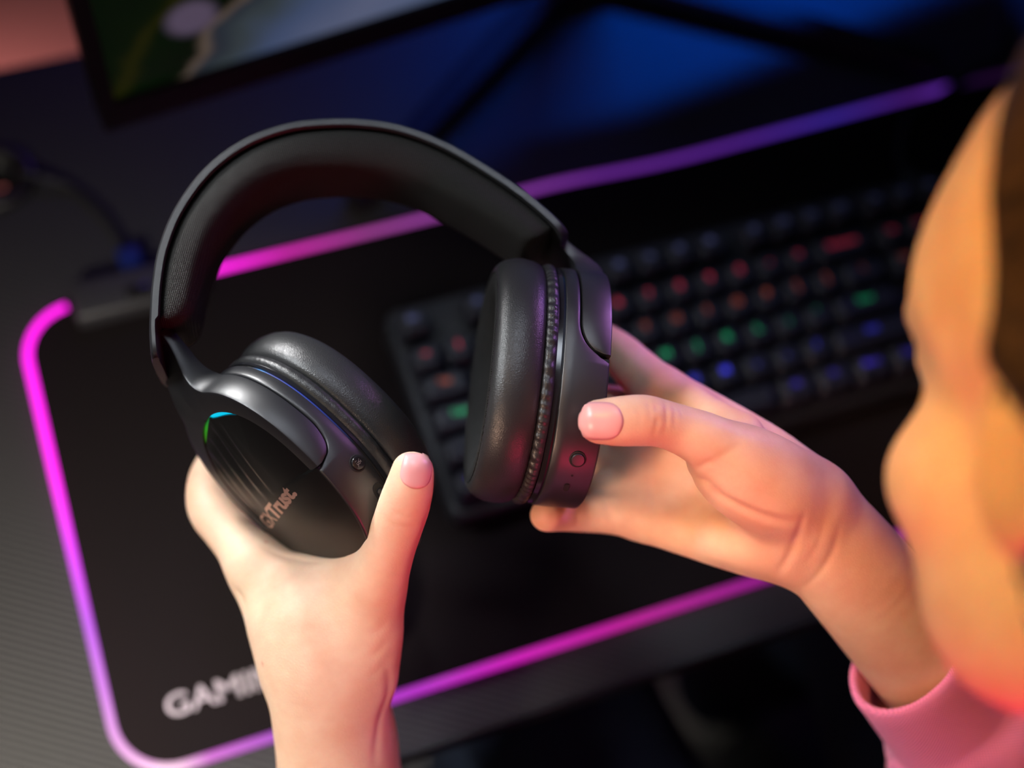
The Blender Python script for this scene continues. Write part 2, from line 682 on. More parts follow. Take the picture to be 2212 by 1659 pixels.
M_carbon = carbon()
M_edge = simple('desk_edge_band', (0.010, 0.010, 0.011), 0.5)
M_stand = simple('matte_black_plastic', (0.007, 0.007, 0.0075), 0.6, spec=0.3, bump=(3000, 0.15, 0.0002))
M_steel = simple('black_powder_steel', (0.02, 0.02, 0.022), 0.5, bump=(1500, 0.2, 0.0003))

desk = empty('desk', (0.25, 0.04, 0), 'black carbon-fibre patterned gaming desk under the mouse pad', 'desk')
GX, GY, GR = -0.2005, 0.203, 0.0135                    # cable hole


def desk_top():
    x0, x1, y0, y1, z0, z1 = -0.62, 1.02, -0.196, 0.281, DT - 0.018, DT
    n = 48
    ring = [(GX + (GR - 0.001) * math.cos(2 * PI * i / n), GY + (GR - 0.001) * math.sin(2 * PI * i / n)) for i in range(n)]
    outer = []
    for i in range(n):
        c, s_ = math.cos(2 * PI * i / n), math.sin(2 * PI * i / n)
        t = min((x1 - GX) / c if c > 1e-9 else ((x0 - GX) / c if c < -1e-9 else 1e9), (y1 - GY) / s_ if s_ > 1e-9 else ((y0 - GY) / s_ if s_ < -1e-9 else 1e9))
        outer.append([GX + c * t, GY + s_ * t])
    for cx, cy in ((x0, y0), (x1, y0), (x1, y1), (x0, y1)):         # snap one outer vertex to each corner
        j = min(range(n), key=lambda k: (outer[k][0] - cx) ** 2 + (outer[k][1] - cy) ** 2)
        outer[j] = [cx, cy]
    V = [(*p, z1) for p in ring] + [(*p, z1) for p in outer] + [(*p, z0) for p in outer] + [(*p, z0) for p in ring]
    F = []
    for k in range(4):
        a, b = k * n, ((k + 1) % 4) * n
        for i in range(n):
            j = (i + 1) % n
            F.append((a + i, a + j, b + j, b + i))
    return V, F


v, f = desk_top()
obj('desk_top', v, f, M_carbon, desk, smooth=False)
v, f = merge([box((-0.622, -0.1985, DT - 0.0185), (1.022, -0.196, DT + 0.0004)), box((-0.622, 0.281, DT - 0.0185), (1.022, 0.2835, DT + 0.0004)),
              box((-0.6225, -0.196, DT - 0.0185), (-0.62, 0.281, DT + 0.0004)), box((1.02, -0.196, DT - 0.0185), (1.0225, 0.281, DT + 0.0004))])
obj('edge_band', v, f, M_edge, desk, smooth=False)
n = 48
rows = []
for r_, z_ in ((0.0085, DT - 0.02), (0.0085, DT + 0.0005), (0.0105, DT + 0.0015), (0.0150, DT + 0.0018), (0.0160, DT + 0.0040), (0.0215, DT + 0.0038), (0.0235, DT + 0.0006), (GR - 0.0012, DT + 0.0005), (GR - 0.0012, DT - 0.02)):
    rows.append([(GX + r_ * math.cos(2 * PI * i / n), GY + r_ * math.sin(2 * PI * i / n), z_) for i in range(n)])
rows.append(rows[0])
v, f = loft(rows, True, False, False)
obj('cable_grommet', v, f, M_plastic, desk)
for x_ in (-0.50, 0.90):
    v, f = merge([box((x_ - 0.03, 0.01, 0.03), (x_ + 0.03, 0.07, DT - 0.04)), box((x_ - 0.03, -0.17, 0.0), (x_ + 0.03, 0.26, 0.03)), box((x_ - 0.03, -0.17, DT - 0.04), (x_ + 0.03, 0.26, DT - 0.0185))])
    obj('desk_leg', v, f, M_steel, desk, smooth=False, bevel=(0.004, 2))

# ------------------------------------------------------------------ mouse pad
PX0, PX1, PY0, PY1 = -0.2065, 0.60, -0.1690, 0.1030


def top_y(x):                                          # the cloth edge is slightly wavy
    return PY1 + 0.0022 * math.exp(-((x - 0.115) / 0.045) ** 2) - 0.0012 * math.exp(-((x - 0.20) / 0.05) ** 2) + 0.003 * math.exp(-((x - 0.40) / 0.1) ** 2)


def rounded_path(inset=0.0, r=0.030, per=14, step=0.012):
    P = []
    x0, x1, y0, y1 = PX0 + inset, PX1 - inset, PY0 + inset, PY1 - inset
    r = r - inset
    cs = [(x0 + r, y1 - r, PI / 2, PI), (x0 + r, y0 + r, PI, 1.5 * PI), (x1 - r, y0 + r, 1.5 * PI, 2 * PI), (x1 - r, y1 - r, 0, PI / 2)]
    for ci, (cx, cy, a0, a1) in enumerate(cs):
        arc = [(cx + r * math.cos(a0 + (a1 - a0) * i / per), cy + r * math.sin(a0 + (a1 - a0) * i / per)) for i in range(per + 1)]
        if P:
            ax, ay = P[-1]
            bx, by = arc[0]
            m = int(math.hypot(bx - ax, by - ay) / step)
            P += [(ax + (bx - ax) * i / m, ay + (by - ay) * i / m) for i in range(1, m)]
        P += arc
    ax, ay = P[-1]
    bx, by = P[0]
    m = int(math.hypot(bx - ax, by - ay) / step)
    P += [(ax + (bx - ax) * i / m, ay + (by - ay) * i / m) for i in range(1, m)]
    return [(x, y + (top_y(x) - PY1) * max(0, (y - 0.06) / (PY1 - 0.06))) for x, y in P]


pad = empty('mouse_pad', (0.2, -0.03, DT), 'large black cloth mouse pad edged with a glowing magenta light strip', 'mouse pad')
pp = rounded_path(0.0022)
rows = [[(x, y, DT + 0.0004) for x, y in pp], [(x, y, MT) for x, y in pp]]
v, f = loft(rows)
obj('cloth_surface', v, f, M_pad, pad, smooth=False)


def led_mat():
    m, nt, b = newmat('pad_light_tube')
    b.inputs['Base Color'].default_value = (0.04, 0.03, 0.04, 1)
    b.inputs['Roughness'].default_value = 0.4
    at_ = N(nt, 'ShaderNodeAttribute', attribute_name='glow')
    nt.links.new(at_.outputs['Color'], b.inputs['Emission Color'])
    b.inputs['Emission Strength'].default_value = 1.0
    return m


def lerp_keys(keys, t):
    if t <= keys[0][0]:
        return np.array(keys[0][1])
    for (a, ca), (b, cb) in zip(keys, keys[1:]):
        if t <= b:
            u = (t - a) / (b - a)
            return np.array(ca) * (1 - u) + np.array(cb) * u
    return np.array(keys[-1][1])


TOPK = [(-0.20, (1.7, 0.012, 1.35)), (-0.09, (1.7, 0.012, 1.3)), (-0.05, (0.85, 0.02, 0.55)), (0.0, (0.42, 0.06, 0.36)), (0.06, (0.35, 0.06, 0.45)),
        (0.15, (0.17, 0.025, 0.36)), (0.24, (0.11, 0.02, 0.34)), (0.31, (0.06, 0.025, 0.42)), (0.37, (0.09, 0.015, 0.26)), (0.396, (0.15, 0.03, 0.48)), (0.403, (0.012, 0.002, 0.03)), (0.6, (0.05, 0.01, 0.04))]
LEFTK = [(-0.17, (0.9, 0.45, 0.75)), (-0.12, (0.70, 0.20, 0.85)), (-0.085, (0.62, 0.10, 0.95)), (-0.04, (1.1, 0.05, 1.3)), (0.0, (1.7, 0.02, 1.4)), (0.10, (1.7, 0.012, 1.35))]
BOTK = [(-0.20, (0.9, 0.5, 0.75)), (-0.18, (0.95, 0.55, 0.78)), (-0.165, (0.60, 0.10, 0.60)), (-0.13, (0.38, 0.04, 0.55)), (-0.06, (0.45, 0.02, 0.55)), (0.0, (0.62, 0.01, 0.46)), (0.06, (0.50, 0.008, 0.30)), (0.14, (0.30, 0.006, 0.25)), (0.6, (0.25, 0.006, 0.3))]


def glow_at(x, y):
    if y > 0.085:
        return lerp_keys(TOPK, x)
    if x < -0.19 or x > 0.59:
        return lerp_keys(LEFTK, y)
    return lerp_keys(BOTK, x)


tp = [q for q in rounded_path(0.0, step=0.006)]
# open the loop at the controller box
start = min(range(len(tp)), key=lambda i: math.hypot(tp[i][0] + 0.100, tp[i][1] - PY1) + (0 if tp[i][1] > 0.09 else 9))
tp = tp[start:] + tp[:start]
tp = [q for q in tp if not (q[1] > 0.085 and -0.1785 < q[0] < -0.1005)]
order = sorted(range(len(tp)), key=lambda i: 0)
gaps = [(math.dist(tp[i], tp[(i + 1) % len(tp)]), i) for i in range(len(tp))]
gi = max(gaps)[1]
tp = tp[gi + 1:] + tp[:gi + 1]
path = [(x, y, DT + 0.0027) for x, y in tp]
rad = [0.0027] * len(path)
v, f = tube(path, rad, 12)
strip = obj('light_strip', v, f, led_mat(), pad)
ca = strip.data.color_attributes.new('glow', 'FLOAT_COLOR', 'POINT')
for i, (x, y, z) in enumerate(v):
    g_ = glow_at(x, y)
    ca.data[i].color = (*g_, 1)
strip['label'] = 'glowing magenta and violet light strip'

tv, tf = text_mesh('GAMING', 0.0165, 0.0002, 1.0)
wx = tv[:, 0].max() - tv[:, 0].min()
tv = tv * np.array([0.070 / wx, 1, 1])
vv = [(x - 0.1445, y - 0.1395, MT + 0.0003) for x, y, z in tv]
M_print = simple('grey_print', (0.42, 0.36, 0.40), 0.6)
obj('printed_lettering', vv, tf, M_print, pad, smooth=False)['label'] = 'pale grey word GAMING'

v, f = box((-0.1760, 0.0860, DT + 0.0006), (-0.1020, 0.1120, DT + 0.0150))
M_ctrl = simple('controller_plastic', (0.035, 0.034, 0.038), 0.45, bump=(3000, 0.2, 0.0002))
bx = obj('light_controller_box', v, f, M_ctrl, pad, bevel=(0.004, 4), auto=0.7)
v, f = box((-0.146, 0.0905, DT + 0.0150), (-0.132, 0.0985, DT + 0.0158))
obj('mode_button', v, f, M_gloss, bx, bevel=(0.0004, 2))

# usb cable from the controller to the hole in the desk
cp = catmull([(-0.139, 0.1125, DT + 0.007), (-0.140, 0.125, DT + 0.0045), (-0.1415, 0.143, DT + 0.0025), (-0.148, 0.163, DT + 0.0025), (-0.160, 0.183, DT + 0.0025),
              (-0.1735, 0.1915, DT + 0.0058), (-0.187, 0.1985, DT + 0.0072), (-0.1955, 0.2025, DT - 0.003), (-0.1965, 0.203, DT - 0.05), (-0.193, 0.21, DT - 0.12), (-0.17, 0.24, DT - 0.22), (-0.12, 0.30, 0.3), (-0.08, 0.35, 0.1), (0.0, 0.42, 0.004), (0.15, 0.5, 0.004)], 8)
v, f = tube(cp, 0.0019, 8)
M_rubber = simple('cable_rubber', (0.014, 0.014, 0.015), 0.5)
cb = empty('usb_cable', (-0.139, 0.1125, DT), 'thin black cable from the light controller to the round desk hole', 'cable')
obj('cord', v, f, M_rubber, cb)
v, f = box((-0.1455, 0.1120, DT + 0.0028), (-0.1325, 0.1290, DT + 0.0105))
M_blueplug = simple('blue_plug', (0.006, 0.02, 0.16), 0.4)
obj('plug', v, f, M_blueplug, cb, bevel=(0.0012, 2))['label'] = 'dark blue plug'

# ------------------------------------------------------------------ keyboard
U = 0.01905
kb = empty('keyboard', (0.16, -0.03, MT), 'black keyboard with rainbow backlit legends on the mouse pad', 'keyboard')
M_case = simple('keyboard_case', (0.022, 0.022, 0.026), 0.38, bump=(4000, 0.1, 0.0002))
M_key = simple('keycap_plastic', (0.017, 0.018, 0.027), 0.42, bump=(5000, 0.15, 0.0001))
KY = -0.003                                            # legends sit a little above the key centre
X0, X1, Y0, Y1 = -0.0135, 17.75 * U + 0.004, -4.5 * U - 0.0075, 1.21 * U + 0.0135


def rrect(x0, x1, y0, y1, r, n=6):
    P = []
    for cx, cy, a in ((x1 - r, y1 - r, 0), (x0 + r, y1 - r, PI / 2), (x0 + r, y0 + r, PI), (x1 - r, y0 + r, 1.5 * PI)):
        P += [(cx + r * math.cos(a + PI / 2 * i / n), cy + r * math.sin(a + PI / 2 * i / n)) for i in range(n + 1)]
    return P


def zt(y):                                             # the case rises towards the back
    return 0.0150 + (y - Y0) / (Y1 - Y0) * 0.004


prof = [(0.0, 0.0005, 0), (0.0, 0.9, 1), (0.0012, 1.0, 1), (0.0035, 1.0, 1)]
rows = []
for ins, k, _ in prof:
    rows.append([(x, y, MT + 0.0012 + zt(y) * k) for x, y in rrect(X0 + ins, X1 - ins, Y0 + ins, Y1 - ins, 0.009 - ins)])
v, f = loft(rows)
obj('case', v, f, M_case, kb, auto=0.9)
for fx in (X0 + 0.03, X1 - 0.03):
    for fy in (Y0 + 0.014, Y1 - 0.014):
        v, f = box((fx - 0.012, fy - 0.004, MT), (fx + 0.012, fy + 0.004, MT + 0.0022))
        obj('foot', v, f, M_rubber, kb, smooth=False)

_kc = {}


def keycap(wu):
    """one keycap centred on the origin, top at z = 0"""
    w = wu * U - 0.0010
    d = U - 0.0010
    rows = []
    for k, (ins, z, rr) in enumerate(((0, -0.0098, 0.0012), (0.0012, -0.0055, 0.0018), (0.0026, -0.0008, 0.0024), (0.0034, 0.0, 0.0026), (0.0050, -0.0003, 0.0022))):
        sy = 0.0006 if k > 1 else 0
        rows.append([(x, y + sy, z) for x, y in rrect(-w / 2 + ins, w / 2 - ins, -d / 2 + ins, d / 2 - ins, rr, 4)])
    return loft(rows)


def kcol(c, s):
    key = (c, s)
    if key not in _kc:
        _kc[key] = emis('legend_glow', c, s)
    return _kc[key]


def legend(s, size):
    return text_mesh(s, size, 0.00003)


RED, ORG, GRN, BLU, VIO, WHT = (1, 0.05, 0.12), (1, 0.16, 0.04), (0.0, 0.75, 0.26), (0.06, 0.06, 1.0), (0.10, 0.05, 1.0), (0.22, 0.24, 0.62)
layout = []


def addrow(y, col, items):
    for it in items:
        layout.append((it[0], y, it[1], it[2], col))


FR = 1.21
addrow(FR, WHT, [(0, 1, 'Esc')] + [(2 + i, 1, 'F%d' % (i + 1)) for i in range(4)] + [(6.5 + i, 1, 'F%d' % (i + 5)) for i in range(4)] + [(11 + i, 1, 'F%d' % (i + 9)) for i in range(4)] + [(15.25, 1, 'Prt'), (16.25, 1, 'Scr'), (17.25, 1, 'Pse')])
addrow(0, RED, [(i, 1, c) for i, c in enumerate('~1234567890-=')] + [(13.5, 2, 'Backspace'), (15.25, 1, 'Ins'), (16.25, 1, 'Hm'), (17.25, 1, 'Pu')])
addrow(-1, ORG, [(0.25, 1.5, 'Tab')] + [(1.5 + i, 1, c) for i, c in enumerate('QWERTYUIOP[]')] + [(13.75, 1.5, '\\'), (15.25, 1, 'Del'), (16.25, 1, 'End'), (17.25, 1, 'Pd')])
addrow(-2, GRN, [(0.375, 1.75, 'Caps')] + [(1.75 + i, 1, c) for i, c in enumerate("ASDFGHJKL;'")] + [(13.375, 2.25, 'Enter')])
addrow(-3, BLU, [(0.625, 2.25, 'Shift')] + [(2.25 + i, 1, c) for i, c in enumerate('ZXCVBNM,./')] + [(13.125, 2.75, 'Shift'), (16.25, 1, '^')])
addrow(-4, VIO, [(0.125, 1.25, 'Ctrl'), (1.375, 1.25, 'Win'), (2.625, 1.25, 'Alt'), (6.375, 6.25, ''), (10.125, 1.25, 'Alt'), (11.375, 1.25, 'Fn'), (12.625, 1.25, 'Menu'), (13.875, 1.25, 'Ctrl'), (15.25, 1, '<'), (16.25, 1, 'v'), (17.25, 1, '>')])
_km, _lm = {}, {}
for (kx, ky, w, s, col) in layout:
    cx, cy = kx * U, ky * U + KY
    if w not in _km:
        v, f = keycap(w)
        o = obj('key', v, f, M_key, None, auto=0.9)
        _km[w] = o.data
    else:
        o = bpy.data.objects.new('key', _km[w])
        C.objects.link(o)
    o.parent = kb
    kz = Z0 + 0.0008 * (ky + 1)
    o.location = Vector((cx, cy, kz)) - kb.location
    if s:
        tv, tf = legend(s, 0.0062 if len(s) == 1 else 0.0046)
        me = bpy.data.meshes.new('legend')
        yo = 0.0020 if ky != FR else 0.0018
        me.from_pydata([(x, y + yo, 0.00012) for x, y, z in tv], [], tf)
        # glow strength drops to the right, imitating the oblique viewing angle
        fade = max(0.22, 1.0 - max(0, kx - 5) * 0.07)
        st = round({RED: 0.85, ORG: 0.55, GRN: 0.8, BLU: 1.3, VIO: 0.9, WHT: 0.45}[col] * fade * (0.75 + 0.5 * rng.random()), 2)
        me.materials.append(kcol(col, st))
        lo = bpy.data.objects.new('legend', me)
        C.objects.link(lo)
        lo.parent = o

kc = empty('keyboard_cable', (0.349, 0.039, MT), 'dark cable curling from the back of the keyboard over the pad', 'cable')
cp = catmull([(0.333, 0.0345, MT + 0.011), (0.3345, 0.046, MT + 0.0065), (0.339, 0.062, MT + 0.003), (0.349, 0.078, MT + 0.0028), (0.364, 0.092, MT + 0.0032), (0.392, 0.1000, MT + 0.0046), (0.4210, 0.1105, DT + 0.0084), (0.447, 0.122, DT + 0.0034), (0.50, 0.22, DT + 0.003), (0.56, 0.275, DT + 0.003), (0.58, 0.294, DT - 0.01), (0.58, 0.30, DT - 0.1), (0.56, 0.35, 0.4), (0.5, 0.4, 0.004)], 8)
v, f = tube(cp, 0.0027, 8)
obj('cord', v, f, M_rubber, kc)
v, f = box((0.3275, 0.0320, MT + 0.0065), (0.3385, 0.0440, MT + 0.0145))
obj('plug', v, f, M_plastic, kc, bevel=(0.001, 2))

# ------------------------------------------------------------------ mouse behind the left wrist
ms = empty('computer_mouse', (-0.086, -0.136, MT), 'black mouse on the pad, mostly hidden behind the left wrist', 'mouse')
rows = []
mc, ma = np.array([-0.085, -0.112]), math.radians(100)
for i in range(15):
    t = i / 14
    hgt = 0.034 * math.sqrt(max(0.02, math.sin(PI * min(1, 0.12 + 0.80 * t)))) * (0.75 + 0.25 * math.sin(PI * t))
    wdt = 0.027 * math.sqrt(max(0.03, 1 - (2 * t - 1) ** 4))
    ring = []
    for k in range(20):
        a = 2 * PI * k / 20
        ca_, sa_ = math.cos(a), math.sin(a)
        yy = wdt * math.copysign(abs(ca_) ** 0.8, ca_)
        zz = MT + 0.0006 + hgt * (0.5 + 0.5 * math.copysign(abs(sa_) ** 0.7, sa_))
        xx = (t - 0.5) * 0.088
        ring.append((mc[0] + xx * math.cos(ma) - yy * math.sin(ma), mc[1] + xx * math.sin(ma) + yy * math.cos(ma), zz))
    rows.append(ring)
v, f = loft(rows)
obj('mouse_shell', v, f, M_gloss, ms)
wc = mc + 0.029 * np.array([math.cos(ma), math.sin(ma)])
wr = []
for i in range(17):
    a = 2 * PI * i / 16
    wr.append((wc[0] + 0.010 * math.cos(a) * math.cos(ma), wc[1] + 0.010 * math.cos(a) * math.sin(ma), MT + 0.0250 + 0.010 * math.sin(a)))
v, f = tube(wr[:-1], 0.0035, 8, closed=True)
obj('scroll_wheel', v, f, M_rubber, ms)

# ------------------------------------------------------------------ monitor
mon = empty('monitor', (0.19, 0.235, DT), 'dark flat monitor on a v-shaped stand at the back of the desk', 'monitor')
# screen plane: lower left corner A, direction E along the bottom edge, rising straight up
MB = Z0 + 0.055
A_ = np.array([-0.1335, 0.148])
B_ = np.array([0.120, 0.1785])
E_ = (B_ - A_) / np.linalg.norm(B_ - A_)
NB = np.array([-E_[1], E_[0]])                         # towards the back
MW, MH = 0.615, 0.365


def mp(u, w, z):
    p = A_ + E_ * u + NB * w
    return (p[0], p[1], z)


def mbox(u0, u1, w0, w1, z0, z1):
    v = [mp(u0, w0, z0), mp(u1, w0, z0), mp(u1, w1, z0), mp(u0, w1, z0), mp(u0, w0, z1), mp(u1, w0, z1), mp(u1, w1, z1), mp(u0, w1, z1)]
    return v, box((0, 0, 0), (1, 1, 1))[1]


v, f = mbox(0.18, 0.44, 0.0185, 0.046, MB + 0.09, MB + 0.28)
obj('rear_cover', v, f, M_plastic, mon, bevel=(0.006, 3), auto=0.7)
v, f = mbox(0, MW, 0.004, 0.019, MB, MB + MH)
obj('housing', v, f, M_stand, mon, bevel=(0.003, 3), auto=0.7)
v, f = merge([mbox(0, MW, 0, 0.006, MB, MB + 0.020), mbox(0, MW, 0, 0.006, MB + MH - 0.009, MB + MH), mbox(0, 0.009, 0, 0.006, MB + 0.020, MB + MH - 0.009), mbox(MW - 0.009, MW, 0, 0.006, MB + 0.020, MB + MH - 0.009)])
obj('bezel', v, f, M_stand, mon, smooth=False)


def screen_mat():
    """a blurred game landscape: dark leaves at the left, pale blue water, sandy bank between"""
    m, nt, b = newmat('screen_picture')
    b.inputs['Base Color'].default_value = (0.01, 0.01, 0.01, 1)
    b.inputs['Roughness'].default_value = 0.25
    uv = N(nt, 'ShaderNodeUVMap')
    sp = N(nt, 'ShaderNodeSeparateXYZ')
    nt.links.new(uv.outputs[0], sp.inputs[0])
    nz = N(nt, 'ShaderNodeTexNoise')
    nz.inputs['Scale'].default_value = 9
    nz.inputs['Detail'].default_value = 4
    nt.links.new(uv.outputs[0], nz.inputs['Vector'])
    # bank line: u + 0.45 v pushed by noise
    a = N(nt, 'ShaderNodeMath', operation='MULTIPLY_ADD')
    a.inputs[1].default_value = -0.42
    nt.links.new(sp.outputs[1], a.inputs[0])
    nt.links.new(sp.outputs[0], a.inputs[2])
    c = N(nt, 'ShaderNodeMath', operation='MULTIPLY_ADD')
    c.inputs[1].default_value = 0.10
    nt.links.new(nz.outputs[0], c.inputs[0])
    nt.links.new(a.outputs[0], c.inputs[2])
    cr = N(nt, 'ShaderNodeValToRGB')
    els = cr.color_ramp.elements
    els[0].position = 0.0
    els[0].color = (0.001, 0.004, 0.001, 1)
    els[1].position = 1.0
    els[1].color = (0.02, 0.03, 0.05, 1)
    for p_, c_ in ((0.030, (0.0015, 0.005, 0.001, 1)), (0.045, (0.012, 0.012, 0.001, 1)), (0.058, (0.001, 0.005, 0.001, 1)), (0.098, (0.001, 0.004, 0.001, 1)), (0.110, (0.09, 0.065, 0.05, 1)), (0.122, (0.015, 0.02, 0.03, 1)), (0.15, (0.03, 0.04, 0.045, 1)), (0.20, (0.045, 0.065, 0.13, 1)), (0.27, (0.085, 0.10, 0.17, 1)), (0.40, (0.06, 0.09, 0.17, 1)), (0.7, (0.03, 0.05, 0.08, 1))):
        e = els.new(p_)
        e.color = c_
    nt.links.new(c.outputs[0], cr.inputs[0])
    # violet flower
    vm = N(nt, 'ShaderNodeVectorMath', operation='DISTANCE')
    mp_ = N(nt, 'ShaderNodeMapping')
    mp_.inputs['Scale'].default_value = (1.0, 0.65, 1)
    nt.links.new(uv.outputs[0], mp_.inputs[0])
    nt.links.new(mp_.outputs[0], vm.inputs[0])
    vm.inputs[1].default_value = (0.080, 0.082, 0)
    mr = N(nt, 'ShaderNodeMapRange')
    mr.inputs[1].default_value = 0.028
    mr.inputs[2].default_value = 0.016
    nt.links.new(vm.outputs['Value'], mr.inputs[0])
    mx = N(nt, 'ShaderNodeMix', data_type='RGBA')
    nt.links.new(mr.outputs[0], mx.inputs['Factor'])
    nt.links.new(cr.outputs[0], mx.inputs['A'])
    mx.inputs['B'].default_value = (0.075, 0.055, 0.09, 1)
    nt.links.new(mx.outputs['Result'], b.inputs['Emission Color'])
    b.inputs['Emission Strength'].default_value = 1.0
    return m


v = [mp(0.009, 0.0035, MB + 0.02), mp(MW - 0.009, 0.0035, MB + 0.02), mp(MW - 0.009, 0.0035, MB + MH - 0.009), mp(0.009, 0.0035, MB + MH - 0.009)]
scr = obj('screen', v, [(0, 1, 2, 3)], screen_mat(), mon, smooth=False)
uvl = scr.data.uv_layers.new(name='UVMap')
for l in scr.data.loops:
    uvl.data[l.index].uv = ((0, 0), (1, 0), (1, 1), (0, 1))[l.vertex_index]
scr['label'] = 'lit screen showing dark leaves and pale blue water'

AP = np.array([0.193, 0.262])


def leg(p0, p1, w0, w1, h0, h1):
    p0, p1 = np.array(p0), np.array(p1)
    d = (p1 - p0) / np.linalg.norm(p1 - p0)
    q = np.array([-d[1], d[0]])
    rows = []
    for t in np.linspace(0, 1, 9):
        c = p0 + (p1 - p0) * t
        w = w0 + (w1 - w0) * t
        h = h0 + (h1 - h0) * t
        if t == 1:
            w *= 0.8
        r = []
        for (a, z) in ((-1, 0.0012), (-1, h * 0.75), (-0.7, h), (0.7, h), (1, h * 0.75), (1, 0.0012)):
            r.append((c[0] + q[0] * a * w / 2, c[1] + q[1] * a * w / 2, DT + z))
        rows.append(r)
    return loft(rows)


for p1 in ((-0.004, 0.1235), (0.397, 0.122)):
    v, f = leg(AP, p1, 0.026, 0.018, 0.020, 0.015)
    lg = obj('stand_leg', v, f, M_stand, mon, auto=0.6)
    d_ = np.array(p1) - AP
    d_ /= np.linalg.norm(d_)
    c_ = np.array(p1) - d_ * 0.004
    v, f = box((c_[0] - 0.005, c_[1] - 0.005, DT), (c_[0] + 0.005, c_[1] + 0.005, DT + 0.002))
    obj('rubber_foot', v, f, M_rubber, lg, smooth=False)
rows = [[(AP[0] + r_ * math.cos(2 * PI * i / 32), AP[1] - 0.004 + r_ * 0.75 * math.sin(2 * PI * i / 32), z_) for i in range(32)] for r_, z_ in ((0.030, DT + 0.002), (0.030, DT + 0.022), (0.022, DT + 0.03), (0.020, DT + 0.05), (0.020, MB + 0.20), (0.014, MB + 0.21))]
v, f = loft(rows)
obj('stand_column', v, f, M_stand, mon, auto=0.8)
v, f = box((AP[0] - 0.02, 0.205, MB + 0.12), (AP[0] + 0.02, 0.25, MB + 0.16))
obj('mount_bracket', v, f, M_plastic, mon, bevel=(0.003, 2))

# ------------------------------------------------------------------ headphones
def unit(v):
    v = np.asarray(v, float)
    return v / np.linalg.norm(v)


hp = empty('headphones', cam2w(at(900, 700, 570)), 'black over-ear headphones held up between two hands above the desk', 'headphones')
PW = 2.0 / 2.25


class Cup:
    """ear cup: n outwards, l towards the chin, s towards the near side; millimetres"""
    def __init__(s, cap_px, depth, nvec, lvec):
        s.L = unit(lvec)
        nv = np.array(nvec, float)
        s.N = unit(nv - s.L * (nv @ s.L))
        S = np.cross(s.N, s.L)
        s.S = S if S[2] > 0 else -S
        s.C = at(cap_px[0], cap_px[1], depth) - 45 * s.N

    def p(s, n, l, q):
        return s.C + n * s.N + l * s.L + q * s.S

    def w(s, n, l, q):
        return cam2w(s.p(n, l, q))


def oval(th, a, b):
    """theta from the top of the cup; egg-like rounded outline"""
    c, q = math.cos(th), math.sin(th)
    return -a * math.copysign(abs(c) ** PW, c), b * math.copysign(abs(q) ** PW, q)


def cup_loft(cup, prof, m=128, wob=None, cap0=False, cap1=False):
    rows = []
    for pi_, (n, a, b) in enumerate(prof):
        r = []
        for i in range(m):
            th = 2 * PI * i / m
            l, q = oval(th, a, b)
            nn = n
            if wob:
                dn, dr = wob(pi_, th)
                nn += dn
                l *= 1 + dr / a
                q *= 1 + dr / b
            r.append(cup.w(nn, l, q))
        rows.append(r)
    return loft(rows, True, cap0, cap1)


TE = math.radians(97)                                   # where the yoke arms end
HA, HB = 48.5, 38.5                                     # housing half axes


def inset(th):
    t = abs(th)
    if t > TE:
        return 0.4
    return 5.2 + 4.2 * math.cos(min(t, PI / 2)) ** 2


def gap(th):
    """width of the crescent opening between cap and yoke"""
    d = math.degrees(th)
    w = 0
    if -34 < d < 6:
        w = 1.7 * math.sin(PI * (d + 34) / 40) ** 0.8
    elif 6 <= d < 46:
        w = 2.2 * math.sin(PI * (d - 6) / 40) ** 0.6 * (1 - 0.45 * (d - 6) / 40)
    return w


